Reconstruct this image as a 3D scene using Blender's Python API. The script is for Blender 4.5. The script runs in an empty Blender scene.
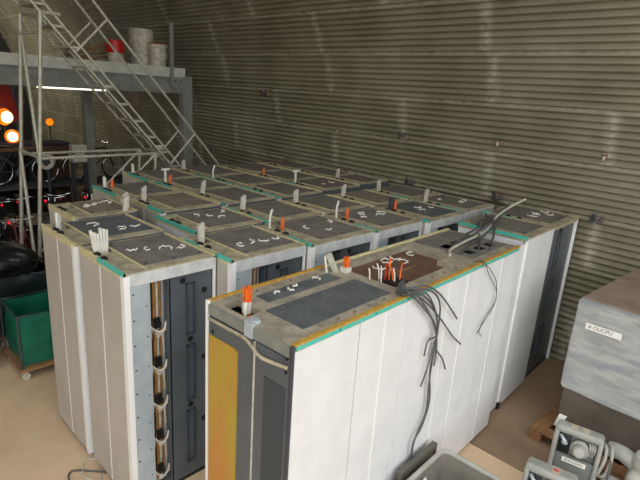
import bpy, bmesh, math, random
from mathutils import Vector, Matrix
random.seed(7)
C = bpy.context.scene.collection
PI = math.pi
sc = bpy.context.scene

# ---------------------------------------------------------------- camera
YAW, PITCH, ROLL, FPX, CAMZ = 0.7560904, 0.2826631, 0.06688922, 504.56, 3.61
fw = Vector((math.cos(PITCH) * math.cos(YAW), math.cos(PITCH) * math.sin(YAW), -math.sin(PITCH)))
rt0 = Vector((math.sin(YAW), -math.cos(YAW), 0)); up0 = rt0.cross(fw)
rt = math.cos(ROLL) * rt0 + math.sin(ROLL) * up0
up = -math.sin(ROLL) * rt0 + math.cos(ROLL) * up0
cam_data = bpy.data.cameras.new('camera'); cam = bpy.data.objects.new('camera', cam_data); C.objects.link(cam)
cam_data.sensor_width = 36; cam_data.lens = FPX / 640 * 36; cam_data.clip_end = 300
cam.matrix_world = Matrix(((rt.x, up.x, -fw.x, 0), (rt.y, up.y, -fw.y, 0), (rt.z, up.z, -fw.z, CAMZ), (0, 0, 0, 1)))
sc.camera = cam

# ---------------------------------------------------------------- sky, exposure
w = bpy.data.worlds.new('overcast_sky'); sc.world = w; w.use_nodes = True
bg = w.node_tree.nodes['Background']; bg.inputs[0].default_value = (0.96, 0.98, 1.0, 1); bg.inputs[1].default_value = 2.2
sc.view_settings.view_transform = 'Standard'; sc.view_settings.look = 'None'
sc.view_settings.exposure = 0.0; sc.view_settings.gamma = 1.0; sc.view_settings.use_curve_mapping = False
# ---------------------------------------------------------------- helpers
def lin(c): return tuple(((x / 255) / 12.92 if x / 255 <= .04045 else ((x / 255 + .055) / 1.055) ** 2.4) for x in c)
MATS = {}
def mat(name, c1, c2=None, scale=6.0, rough=.6, metal=0.0, bump=0.0, emit=None, estr=1.0, stretch=None, lo=.4, hi=.62, dust=None):
    if name in MATS: return MATS[name]
    m = bpy.data.materials.new(name); m.use_nodes = True; nt = m.node_tree; b = nt.nodes['Principled BSDF']
    b.inputs['Roughness'].default_value = rough; b.inputs['Metallic'].default_value = metal
    b.inputs['Base Color'].default_value = (*lin(c1), 1)
    if c2 is not None or bump or dust:
        tc = nt.nodes.new('ShaderNodeTexCoord'); src = tc.outputs['Object']
        if stretch:
            mp = nt.nodes.new('ShaderNodeMapping'); mp.inputs['Scale'].default_value = stretch
            nt.links.new(src, mp.inputs['Vector']); src = mp.outputs['Vector']
        no = nt.nodes.new('ShaderNodeTexNoise'); no.inputs['Scale'].default_value = scale; no.inputs['Detail'].default_value = 6
        no.inputs['Roughness'].default_value = .65
        nt.links.new(src, no.inputs['Vector'])
    if c2 is not None:
        r = nt.nodes.new('ShaderNodeValToRGB'); r.color_ramp.elements[0].position = lo; r.color_ramp.elements[1].position = hi
        r.color_ramp.elements[0].color = (*lin(c1), 1); r.color_ramp.elements[1].color = (*lin(c2), 1)
        nt.links.new(no.outputs['Fac'], r.inputs['Fac']); col = r.outputs['Color']
        if dust:
            n2 = nt.nodes.new('ShaderNodeTexNoise'); n2.inputs['Scale'].default_value = 38; n2.inputs['Detail'].default_value = 4
            nt.links.new(tc.outputs['Object'], n2.inputs['Vector'])
            r2 = nt.nodes.new('ShaderNodeValToRGB'); r2.color_ramp.elements[0].position = .58; r2.color_ramp.elements[1].position = .72
            nt.links.new(n2.outputs['Fac'], r2.inputs['Fac'])
            mx = nt.nodes.new('ShaderNodeMix'); mx.data_type = 'RGBA'
            nt.links.new(r2.outputs['Color'], mx.inputs[0]); nt.links.new(col, mx.inputs[6]); mx.inputs[7].default_value = (*lin(dust), 1)
            col = mx.outputs[2]
        nt.links.new(col, b.inputs['Base Color'])
    if bump:
        bn = nt.nodes.new('ShaderNodeBump'); bn.inputs['Strength'].default_value = bump; bn.inputs['Distance'].default_value = .02
        nt.links.new(no.outputs['Fac'], bn.inputs['Height']); nt.links.new(bn.outputs['Normal'], b.inputs['Normal'])
    if emit:
        b.inputs['Emission Color'].default_value = (*lin(emit), 1); b.inputs['Emission Strength'].default_value = estr
    MATS[name] = m; return m

def smooth_path(pts, n=5):
    P = [Vector(p) for p in pts]
    if len(P) < 3: return P
    Q = [P[0] * 2 - P[1]] + P + [P[-1] * 2 - P[-2]]; out = []
    for i in range(1, len(Q) - 2):
        a, b, c, d = Q[i - 1:i + 3]
        for k in range(n):
            t = k / n
            out.append(.5 * ((2 * b) + (c - a) * t + (2 * a - 5 * b + 4 * c - d) * t * t + (3 * b - a - 3 * c + d) * t ** 3))
    return out + [P[-1]]

class MB:
    def __init__(s): s.bm = bmesh.new()
    def box(s, x0, x1, y0, y1, z0, z1):
        v = [s.bm.verts.new((x, y, z)) for z in (z0, z1) for y in (y0, y1) for x in (x0, x1)]
        for f in ((0, 2, 3, 1), (4, 5, 7, 6), (0, 1, 5, 4), (2, 6, 7, 3), (0, 4, 6, 2), (1, 3, 7, 5)): s.bm.faces.new([v[i] for i in f])
        return s
    def hexa(s, lo, hi):     # lo, hi: four corners each, counter-clockwise
        a = [s.bm.verts.new(p) for p in lo]; b = [s.bm.verts.new(p) for p in hi]; n = len(a)
        s.bm.faces.new(a[::-1]); s.bm.faces.new(b)
        for i in range(n): s.bm.faces.new((a[i], a[(i + 1) % n], b[(i + 1) % n], b[i]))
        return s
    def rbox(s, x0, x1, y0, y1, z0, z1, r=.02, seg=3):
        g = bmesh.new(); bmesh.ops.create_cube(g, size=1)
        for v in g.verts: v.co = Vector(((x0 + x1) / 2 + v.co.x * (x1 - x0), (y0 + y1) / 2 + v.co.y * (y1 - y0), (z0 + z1) / 2 + v.co.z * (z1 - z0)))
        bmesh.ops.bevel(g, geom=g.edges[:], offset=r, segments=seg, profile=.5, affect='EDGES')
        s.merge(g); return s
    def merge(s, g):
        me = bpy.data.meshes.new('tmp'); g.to_mesh(me); g.free(); s.bm.from_mesh(me); bpy.data.meshes.remove(me)
    def tube(s, pts, r=.02, n=8, smooth=False, closed=False, taper=None):
        P = smooth_path(pts) if smooth else [Vector(p) for p in pts]
        T = []
        for i in range(len(P)):
            if closed: t = P[(i + 1) % len(P)] - P[i - 1]
            else: t = P[min(i + 1, len(P) - 1)] - P[max(i - 1, 0)]
            T.append(t.normalized())
        ref = Vector((0, 0, 1)) if abs(T[0].z) < .9 else Vector((1, 0, 0))
        u = T[0].cross(ref).normalized(); rings = []
        for i, p in enumerate(P):
            u = (u - T[i] * u.dot(T[i])).normalized(); v = T[i].cross(u)
            rr = r if taper is None else r * (1 + (taper - 1) * i / (len(P) - 1))
            rings.append([s.bm.verts.new(p + (u * math.cos(2 * PI * k / n) + v * math.sin(2 * PI * k / n)) * rr) for k in range(n)])
        m = len(rings)
        for i in range(m if closed else m - 1):
            a, b = rings[i], rings[(i + 1) % m]
            for k in range(n): s.bm.faces.new((a[k], a[(k + 1) % n], b[(k + 1) % n], b[k]))
        if not closed: s.bm.faces.new(rings[0][::-1]); s.bm.faces.new(rings[-1])
        return s
    def bar(s, a, b, wx=.04, wz=.04):     # rectangular bar from a to b
        a, b = Vector(a), Vector(b); t = (b - a).normalized(); ref = Vector((0, 0, 1)) if abs(t.z) < .95 else Vector((0, 1, 0))
        u = t.cross(ref).normalized() * wx / 2; v = u.cross(t).normalized() * wz / 2
        s.hexa([a - u - v, a + u - v, a + u + v, a - u + v], [b - u - v, b + u - v, b + u + v, b - u + v]); return s
    def lathe(s, prof, n=20, cx=0, cy=0, cz=0, axis='z', cap=True):
        rings = []
        for r, h in prof:
            ring = []
            for k in range(n):
                c_, s_ = math.cos(2 * PI * k / n) * r, math.sin(2 * PI * k / n) * r
                p = {'z': (cx + c_, cy + s_, cz + h), 'y': (cx + c_, cy + h, cz - s_), 'x': (cx + h, cy + c_, cz + s_)}[axis]
                ring.append(s.bm.verts.new(p))
            rings.append(ring)
        for a, b in zip(rings, rings[1:]):
            for k in range(n): s.bm.faces.new((a[k], a[(k + 1) % n], b[(k + 1) % n], b[k]))
        if cap: s.bm.faces.new(rings[0][::-1]); s.bm.faces.new(rings[-1])
        return s
    def xf(s, M): bmesh.ops.transform(s.bm, matrix=M, verts=s.bm.verts[:]); return s
    def build(s, name, m, parent=None, smooth=False, loc=None):
        bmesh.ops.recalc_face_normals(s.bm, faces=s.bm.faces[:])
        me = bpy.data.meshes.new(name); s.bm.to_mesh(me); s.bm.free()
        if smooth:
            for p in me.polygons: p.use_smooth = True
            me.set_sharp_from_angle(angle=math.radians(40))
        if m: me.materials.append(m)
        o = bpy.data.objects.new(name, me); C.objects.link(o)
        if parent: o.parent = parent
        if name in ('bolt', 'knockout', 'rivet', 'screw', 'slotted_plate', 'spokes', 'latch_bracket', 'crankset'): o['kind'] = 'stuff'
        if loc: o.location = loc
        return o

def share(name, src, parent, loc=(0, 0, 0), rot=(0, 0, 0)):
    o = bpy.data.objects.new(name, src.data); C.objects.link(o); o.parent = parent; o.location = loc; o.rotation_euler = rot; return o
def thing(name, label, cat, loc=(0, 0, 0), rz=0, group=None):
    o = bpy.data.objects.new(name, None); C.objects.link(o); o.empty_display_size = .1
    o.location = loc; o.rotation_euler = (0, 0, rz); o['label'] = label; o['category'] = cat; o['kind'] = 'thing'
    if group: o['group'] = group
    return o
def tag(o, label, cat, group=None):
    o['label'] = label; o['category'] = cat; o['kind'] = 'thing'
    if group: o['group'] = group
    return o
def struct(name, loc=(0, 0, 0)):
    o = bpy.data.objects.new(name, None); C.objects.link(o); o.location = loc; o['kind'] = 'structure'; return o
def text(name, s, size, m, parent, M):
    cu = bpy.data.curves.new(name, 'FONT'); cu.body = s; cu.size = size; cu.extrude = .0006; cu.align_x = 'CENTER'; cu.align_y = 'CENTER'
    cu.materials.append(m); t_ = bpy.data.objects.new(name, cu); me = bpy.data.meshes.new_from_object(t_); bpy.data.objects.remove(t_)
    o = bpy.data.objects.new(name, me); C.objects.link(o); o.parent = parent; o.matrix_local = M; o['kind'] = 'stuff'; return o

# ---------------------------------------------------------------- materials
M_white = mat('white_enamel', (231, 232, 231), (222, 223, 222), 2.5, .45)
M_beige = mat('beige_door_enamel', (190, 183, 172), (180, 173, 162), 1.8, .5)
M_strip = mat('white_edge_strip', (240, 240, 236), None, 4, .4)
M_top = mat('dusty_zinc_frame', (186, 174, 144), (152, 143, 118), 7, .7, .0, 0, dust=(112, 104, 88))
M_top2 = mat('grey_zinc_frame', (170, 161, 141), (142, 134, 117), 7, .65, dust=(122, 115, 100))
M_panel = mat('dusty_dark_plate', (126, 121, 112), (104, 101, 94), 5, .6, dust=(148, 143, 130))
M_panel2 = mat('grey_blue_plate', (98, 102, 103), (82, 86, 88), 5, .5, dust=(128, 126, 119))
M_panel3 = mat('brownish_plate', (138, 127, 110), (116, 107, 94), 4, .65, dust=(156, 147, 130))
M_rail = mat('pale_yellow_rail', (216, 206, 158), (190, 180, 138), 20, .6)
M_teal = mat('teal_tape', (62, 190, 176), (110, 186, 160), 25, .5)
M_ochre = mat('ochre_edge', (202, 158, 62), (168, 130, 60), 25, .6)
M_black = mat('black_plastic', (24, 24, 25), None, 4, .5)
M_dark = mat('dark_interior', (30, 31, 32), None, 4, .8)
M_galv = mat('galvanised_steel', (198, 208, 212), (178, 190, 196), 3, .38, .25)
M_grey = mat('dark_grey_enamel', (92, 98, 102), (82, 88, 92), 2, .42)
M_grey2 = mat('darker_grey_rib', (62, 68, 73), None, 4, .5)
M_grail = mat('grey_top_rail', (212, 214, 212), (190, 192, 190), 8, .45)
M_brass = mat('brown_busbar', (188, 134, 66), (150, 108, 62), 12, .4, .2)
M_wire = mat('white_wire', (226, 220, 204), None, 4, .5)
M_gwire = mat('grey_cable', (74, 75, 76), (96, 96, 95), 9, .5)
M_orange = mat('orange_cable', (240, 112, 32), (226, 96, 28), 12, .5)
M_duct = mat('pale_cable_duct', (222, 220, 206), (204, 202, 188), 15, .6)
M_gduct = mat('grey_cable_duct', (206, 201, 184), (182, 178, 164), 15, .6)
M_tie = mat('white_cable_tie', (226, 222, 208), None, 4, .5)
M_zinc = mat('yellow_chromate_plate', (182, 158, 60), (196, 136, 62), 1.7, .35, .1, stretch=(1, 1, .5))
M_steel = mat('painted_steel_tube', (192, 188, 170), (170, 167, 150), 12, .5, .2)
M_beam = mat('grey_steel_beam', (138, 140, 130), (122, 124, 115), 6, .6)
M_fascia = mat('pale_fascia_board', (206, 206, 192), (186, 186, 172), 5, .6)
M_wood = mat('raw_wood', (158, 118, 80), (128, 92, 60), 5, .7, stretch=(1, 8, 8))
M_straw = mat('weathered_lath', (158, 130, 86), (122, 98, 62), 6, .8)
M_brown = mat('brown_plate', (112, 84, 66), (92, 68, 54), 6, .7)
M_rust = mat('rusty_iron', (120, 92, 76), (150, 124, 106), 30, .8)
M_paper = mat('white_paper', (238, 236, 228), None, 4, .7)
M_ink = mat('faded_ink', (92, 92, 94), None, 4, .7)
M_red = mat('red_plastic', (206, 30, 26), (184, 26, 24), 6, .4)
M_bucket = mat('stained_white_bucket', (206, 200, 182), (170, 162, 142), 9, .5)
M_concrete2 = mat('shaded_concrete', (158, 132, 105), (132, 109, 86), 1.4, .75, bump=.12, lo=.35, hi=.7)  # floor concrete painted darker, for the shade in the right aisle
M_concrete = mat('beige_concrete', (228, 198, 162), (206, 178, 144), 1.1, .75, bump=.12, lo=.35, hi=.7)
M_ground = mat('asphalt_yard', (88, 84, 77), (76, 72, 66), .6, .9)

# corrugated sheet: olive-brown zinc, with pale worn bands along the sheet edges (from the sheet's own UVs)
def sheet_material():
    m = bpy.data.materials.new('corrugated_zinc'); m.use_nodes = True; nt = m.node_tree; b = nt.nodes['Principled BSDF']
    b.inputs['Roughness'].default_value = .62; b.inputs['Metallic'].default_value = .25
    N, L = nt.nodes.new, nt.links.new
    tc = N('ShaderNodeTexCoord'); geo = N('ShaderNodeNewGeometry')
    n1 = N('ShaderNodeTexNoise'); n1.inputs['Scale'].default_value = 1.2; n1.inputs['Detail'].default_value = 7; L(geo.outputs['Position'], n1.inputs['Vector'])
    r = N('ShaderNodeValToRGB'); r.color_ramp.elements[0].position = .35; r.color_ramp.elements[1].position = .68
    r.color_ramp.elements[0].color = (*lin((130, 124, 100)), 1); r.color_ramp.elements[1].color = (*lin((154, 148, 124)), 1); L(n1.outputs['Fac'], r.inputs['Fac'])
    sp = N('ShaderNodeSeparateXYZ'); L(tc.outputs['UV'], sp.inputs[0])
    def edge(sock, width, size):      # distance in metres to the nearer end
        s1 = N('ShaderNodeMath'); s1.operation = 'PINGPONG'; L(sock, s1.inputs[0]); s1.inputs[1].default_value = .5
        s2 = N('ShaderNodeMath'); s2.operation = 'MULTIPLY'; L(s1.outputs[0], s2.inputs[0]); s2.inputs[1].default_value = size
        s3 = N('ShaderNodeMapRange'); s3.inputs['From Min'].default_value = 0; s3.inputs['From Max'].default_value = width
        s3.inputs['To Min'].default_value = 1; s3.inputs['To Max'].default_value = 0; L(s2.outputs[0], s3.inputs['Value']); return s3.outputs[0]
    e1 = edge(sp.outputs['X'], .13, 3.3); e2 = edge(sp.outputs['Y'], .045, .73)
    mx = N('ShaderNodeMath'); mx.operation = 'MAXIMUM'; L(e1, mx.inputs[0]); L(e2, mx.inputs[1])
    n2 = N('ShaderNodeTexNoise'); n2.inputs['Scale'].default_value = 9; n2.inputs['Detail'].default_value = 5; L(geo.outputs['Position'], n2.inputs['Vector'])
    mr = N('ShaderNodeMapRange'); mr.inputs['From Min'].default_value = .3; mr.inputs['From Max'].default_value = .6; L(n2.outputs['Fac'], mr.inputs['Value'])
    ml = N('ShaderNodeMath'); ml.operation = 'MULTIPLY'; L(mx.outputs[0], ml.inputs[0]); L(mr.outputs[0], ml.inputs[1])
    mix = N('ShaderNodeMix'); mix.data_type = 'RGBA'; L(ml.outputs[0], mix.inputs[0]); L(r.outputs['Color'], mix.inputs[6]); mix.inputs[7].default_value = (*lin((190, 184, 164)), 1)
    L(mix.outputs[2], b.inputs['Base Color']); return m
M_sheet = sheet_material()

# ---------------------------------------------------------------- the shelter: a corrugated arch
UC, ZC, RAD, STEP, TH0 = -.35, 1.5, 8.0, math.radians(5.26), math.radians(-10.95)
V0, V1, SL, VROOF = -5.0, 25.5, 3.3, 2.2  # roof cut back over the camera, an invented opening to add sky light
def sheet_mesh(length, nw=8, per=6):
    me = bpy.data.meshes.new('corrugated_sheet'); vs, fs, uv = [], [], []
    n = nw * per
    for i in range(n + 1):
        t = i / n; th = STEP * (t * 1.02); r = RAD + .027 * math.cos(2 * PI * nw * t) + (.006 if t < .02 else 0)
        for y in (0, length): vs.append((r * math.cos(th), y, r * math.sin(th)))
    for i in range(n): fs.append((2 * i, 2 * i + 1, 2 * i + 3, 2 * i + 2)); uv.append(((0, i / n), (length / SL, i / n), (length / SL, (i + 1) / n), (0, (i + 1) / n)))
    me.from_pydata(vs, [], fs); l = me.uv_layers.new(name='UVMap')
    for p, q in zip(me.polygons, uv):
        p.use_smooth = True
        for li, c in zip(p.loop_indices, q): l.data[li].uv = c
    me.materials.append(M_sheet); return me
wall_right = struct('wall_right'); ceiling = struct('ceiling')
SHEETS = {}
NC = 20
for k in range(NC):
    off = (3.6 if k % 2 else 1.95) if k < 6 else 3.7 if k % 2 == 0 else 2.1
    start = off - SL * 4
    j = 0; y = start
    while y < V1:
        a, b = max(y, V0 if k < 13 else VROOF), min(y + SL, V1)
        if b - a > .05:
            key = round(b - a, 3)
            if key not in SHEETS: SHEETS[key] = sheet_mesh(b - a + .05)
            o = bpy.data.objects.new('corrugated_sheet', SHEETS[key]); C.objects.link(o)
            o.parent = wall_right if k < 10 else ceiling
            o.location = (UC + .004 * (j % 2), a, ZC); o.rotation_euler = (0, -(TH0 + STEP * k), 0)
        y += SL; j += 1
# the far half of the arch, out of the picture, in one piece
def left_half():
    me = bpy.data.meshes.new('corrugated_arch'); vs, fs = [], []; n = 20 * 8 * 4
    th0 = TH0 + STEP * NC; th1 = PI - TH0
    for i in range(n + 1):
        th = th0 + (th1 - th0) * i / n; r = RAD + .021 * math.cos(PI / 2 * i)
        for y in (VROOF, V1): vs.append((r * math.cos(th), y, r * math.sin(th)))
    for i in range(n): fs.append((2 * i, 2 * i + 1, 2 * i + 3, 2 * i + 2))
    me.from_pydata(vs, [], fs); me.materials.append(M_sheet)
    o = bpy.data.objects.new('wall_left', me); C.objects.link(o); o.location = (UC, 0, ZC); o['kind'] = 'structure'
left_half()
M_end = mat('dark_end_wall', (52, 52, 48), (40, 40, 37), 3, .8)
mb = MB(); ring = [(UC + (RAD + .03) * math.cos(t), V1, ZC + (RAD + .03) * math.sin(t)) for t in [TH0 + (PI - 2 * TH0) * i / 40 for i in range(41)]]
mb.hexa([(p[0], V1, p[2]) for p in ring], [(p[0], V1 + .1, p[2]) for p in ring]); ew = mb.build('wall_back', M_end); ew['kind'] = 'structure'
for z in (1.2, 2.7, 4.1, 5.4): MB().box(-7, 6.4, V1 - .12, V1 - .001, z, z + .12).build('purlin', M_beam, ew)

# floor: concrete slabs with recessed joints
floor = struct('floor')
MB().box(-8.3, 7.6, V0, V1, -.2, -.03).build('joint_bed', M_dark, floor); floor.children[0]['kind'] = 'structure'
xs = [-8.3, -4.0, .3, 4.72, 7.6]; ys = [V0, 2.9, 8.9, 14.9, V1]
for i in range(len(xs) - 1):
    for j in range(len(ys) - 1):
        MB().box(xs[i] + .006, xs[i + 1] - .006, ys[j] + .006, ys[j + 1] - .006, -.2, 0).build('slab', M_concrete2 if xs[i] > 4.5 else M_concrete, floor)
g = MB().box(-40, 40, -45, V0, -.25, -.02).build('ground', M_ground); g['kind'] = 'structure'
M_scuff = mat('pale_paint_scuff', (226, 204, 172), (206, 180, 146), 30, .8)
for pts, wd in (([(1.29, 5.23), (1.25, 5.03), (1.22, 4.85)], .022), ([(1.27, 4.81), (1.36, 4.77), (1.48, 4.79), (1.56, 4.8)], .03), ([(1.32, 4.54), (1.29, 4.42)], .02)):
    m = MB()
    for (xa, ya), (xb, yb) in zip(pts, pts[1:]):
        m.bar((xa, ya, .0008), (xb, yb, .0008), wd, .0015)
    m.build('paint_scuff', M_scuff, floor)
# ---------------------------------------------------------------- switchgear cabinets
H = 2.2
def stub_parts(root, kind, x, y):
    """what sticks out of the cable hole at (x, y) on a cabinet's top"""
    rnd = random.Random(int(x * 917 + y * 311) + len(kind))
    if kind == 'fan':        # thick bundle of white ducts, spread like a fan
        for i in range(6):
            m = MB(); a = (i - 2.5) * .03
            m.bar((x + a * .6, y + rnd.uniform(-.02, .02), H - .1), (x + a * .9 - .012, y + .01, H + .19 + rnd.uniform(-.05, .02)), .02, .026)
            m.build('cable_duct', M_duct, root)
    elif kind == 'duct':     # one flat pale duct with grooves
        m = MB(); lean = rnd.uniform(-.03, .05)
        for i in range(3): m.bar((x + i * .02 - .02, y, H - .1), (x + i * .02 - .02 + lean, y + .01, H + .15 + .012 * i), .017, .035)
        m.build('cable_duct', M_gduct, root)
    elif kind == 'duct2':
        stub_parts(root, 'duct', x - .03, y - .06); stub_parts(root, 'duct', x + .09, y + .1)
    elif kind == 'dark':
        m = MB(); m.bar((x, y, H - .1), (x + .02, y, H + .16), .08, .04); m.build('cable_duct', M_grey2, root)
    elif kind in ('stick', 'stick_orange'):
        m = MB(); m.tube([(x - .05, y + .04, H - .1), (x - .055, y + .04, H + .1), (x - .02, y + .05, H + .2)], .013, 6, True); m.build('cable_duct', M_duct, root)
    if kind in ('stick_orange', 'orange', 'white_orange'):
        for i in range(2):
            m = MB(); m.tube([(x + .05 + .025 * i, y - .03, H - .1), (x + .052 + .02 * i, y - .03, H + .1 + .015 * i)], .01, 6); m.build('cable_end', M_orange, root)
    if kind in ('white_orange', 'small'):
        m = MB(); m.tube([(x - .03, y, H - .1), (x - .03, y, H + .15)], .02, 6); m.tube([(x, y + .01, H - .1), (x - .01, y + .01, H + .13)], .012, 6); m.build('cable_duct', M_duct, root)
    if kind == 'tee':
        m = MB(); m.tube([(x, y, H - .1), (x, y, H + .2)], .02, 6); m.box(x - .06, x + .06, y - .02, y + .02, H + .18, H + .21); m.build('cable_duct', M_duct, root)

def cabinet_top(root, w, d, band=.22, panel=M_panel, tape=(.0, .45), hole=True, yellow=True, tape2=None):
    """frame with a real cable hole at the back left, dark cover plate, edge rails, tape, clips"""
    m = MB(); z0, z1 = H - .05, H
    hx0, hx1, hy0, hy1 = .05, min(.2, band - .01), d - .27, d - .09
    m.box(.012, hx0, .0, d, z0, z1).box(hx1, band, 0, d, z0, z1).box(hx0, hx1, 0, hy0, z0, z1).box(hx0, hx1, hy1, d, z0, z1)
    m.box(band, w, 0, .1, z0, z1).box(band, w, d - .05, d, z0, z1).box(w - .05, w, .1, d - .05, z0, z1)
    m.build('top_frame', M_top, root)
    p = MB().box(band, w - .05, .1, d - .05, z0 + .01, H + .006).build('cover_plate', panel, root)
    m = MB()
    for px, py in ((band + .03, .13), (w - .08, .13), (band + .03, d - .08), (w - .08, d - .08), (w * .6, .13)):
        m.lathe([(.012, 0), (.012, .008), (.006, .012)], 6, px, py, H + .006)
    m.build('bolt', M_grey2, p)
    m = MB().box(.0, .022, 0, d, z0, H + .012).box(band - .03, band - .012, .02, d - .02, H, H + .006)
    m.build('edge_rail', M_rail if yellow else M_top, root)
    MB().box(w - .022, w, 0, d, z0, H + .01).build('edge_rail', M_rail if yellow else M_top, root)
    if tape:
        MB().box(-.004, .016, d * tape[0], d * tape[1], H - .022, H + .014).build('edge_tape', M_teal, root)
    if tape2:
        MB().box(-.004, .016, d * tape2[0], d * tape2[1], H - .022, H + .014).build('edge_tape', M_teal, root)
    for q in (.47, .62):
        MB().box(.01, .06, d * q, d * q + .045, H, H + .022).box(.025, .045, d * q + .01, d * q + .03, H + .02, H + .032).build('clip', M_black, root)

def carcass(root, w, d, front_wall=False, m_=None):
    m = MB().box(.02, w - .002, d - .02, d - .002, .06, H - .05).box(w - .02, w - .002, .02, d - .02, .06, H - .05).box(.014, .03, .02, d - .02, .06, H - .05)
    m.box(.02, w - .02, .05, d - .02, .08, .1)
    if front_wall: m.box(.03, w - .02, .03, .045, .1, H - .05)
    m.build('carcass', m_ or M_grey, root)
    MB().box(.03, w - .03, .04, d - .03, 0, .07).build('plinth', M_black, root)

def left_doors(root, d, m_=None, gap=.5):
    m_ = m_ or M_beige
    MB().box(0, .014, .05, d * gap - .006, .05, H - .05).build('side_door', m_, root)
    MB().box(0, .014, d * gap + .006, d - .01, .05, H - .05).build('side_door', m_, root)
    MB().box(-.002, .012, d * gap - .007, d * gap + .007, .05, H - .05).build('door_joint', M_strip, root)

def wire_coil(root, x, z, y=.1):
    m = MB()
    for i in range(4):
        m.tube([(x - .07, y + .02 * i, z + .05 - .025 * i), (x - .01, y - .03 + .02 * i, z - .01 - .03 * i), (x + .05, y - .02 + .02 * i, z + .0 - .028 * i), (x + .09, y + .02, z + .04 - .02 * i)], .009, 5, True)
    return m.build('wire_loop', M_wire, root)

def open_front(root, w):
    MB().box(.045, w, -.004, .05, H - .11, H - .012).build('top_rail', M_grail, root)
    gs = MB().box(.045, .045 + .2 * w, .0, .02, .06, H - .11).build('galvanised_strip', M_galv, root)
    m = MB()
    for i in range(9): m.lathe([(.008, -.004), (.008, .001)], 8, .07, 0, H - .18 - i * .22, 'y')
    for i in range(7): m.lathe([(.006, -.004), (.006, .001)], 8, .045 + .16 * w, 0, H - .3 - i * .27, 'y')
    m.build('bolt', M_grey2, gs)
    x0, x1 = .045 + .2 * w, .045 + .42 * w
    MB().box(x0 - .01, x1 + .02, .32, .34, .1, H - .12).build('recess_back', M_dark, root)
    for i in range(5):
        MB().box(x0 + .05 + i * .036, x0 + .072 + i * .036, .06 + .02 * i, .08 + .02 * i, .15, H - .13).build('busbar', (M_brass, M_gduct, M_brass, M_galv, M_gduct)[i], root)
    for i in range(5):
        z = H - .52 - i * .36
        MB().box(x0 + .05, x0 + .1, .03, .055, z - .02, z + .07).lathe([(.02, 0), (.02, .03)], 8, x0 + .075, .005, z + .03, 'y').build('terminal_block', M_black, root)
        wire_coil(root, (x0 + x1) / 2, z - .05, .07)
        m = MB().bar((x1 - .04, .1, z - .1), (x1 - .01, .12, z - .3), .012, .012).bar((x1 - .02, .12, z - .1), (x1 - .005, .13, z - .3), .01, .01); m.build('wire_riser', M_wire, root)
    ip = MB().box(x1, w - .015, .03, .045, .05, H - .11).box(x1 - .004, x1 + .012, .03, .3, .05, H - .11).build('inner_panel', M_grey, root)
    pw = w - .015 - x1
    for (a, b, z0, z1) in ((.36, .56, 1.52, 2.0), (.36, .56, .86, 1.42), (.36, .56, .2, .76)):
        xx0, xx1 = x1 + pw * a, x1 + pw * b
        mm = MB().box(xx0, xx0 + .012, .016, .03, z0, z1).box(xx1 - .012, xx1, .016, .03, z0, z1).box(xx0, xx1, .016, .03, z0, z0 + .012).box(xx0, xx1, .016, .03, z1 - .012, z1)
        mm.build('pressed_rib', M_grey2, ip)
    mm = MB()
    for px, pz in ((.3, H - .17), (.46, 1.47), (.46, .81), (.8, 1.9), (.8, 1.25), (.8, .6)):
        mm.lathe([(.026, -.004), (.026, .004)], 14, x1 + pw * px, .027, pz, 'y')
    mm.build('knockout', M_black, ip)
    MB().box(w - .02, w - .002, -.002, .04, .05, H - .11).build('corner_post', M_strip, root)

def block_cabinet(label, u0, v0, u1, v1, stub=None, front='open', panel=M_panel, tape=(0, .45), tape2=None, yellow=True, doors=None, ties=0, rz=0.0):
    root = thing('switchgear_cabinet', label, 'cabinet', (u0, v0, 0), rz, 'switchgear cabinets stored in rows')
    w, d = u1 - u0 - .012, v1 - v0 - .012
    carcass(root, w, d, front != 'open')
    left_doors(root, d, doors)
    MB().box(-.004, .045, -.006, .05, .03, H - .02).build('corner_post', M_strip, root)
    if front == 'open': open_front(root, w)
    else:
        MB().box(.045, w, -.004, .03, H - .11, H - .012).build('top_rail', M_grey if front == 'plain' else M_grail, root)
        MB().box(w - .02, w, -.002, .03, .05, H - .11).build('corner_post', M_grey2, root)
    cabinet_top(root, w, d, panel=panel, tape=tape, tape2=tape2, yellow=yellow)
    if stub: stub_parts(root, stub, .12, d - .18)
    root['w'] = w; root['d'] = d
    return root

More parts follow.
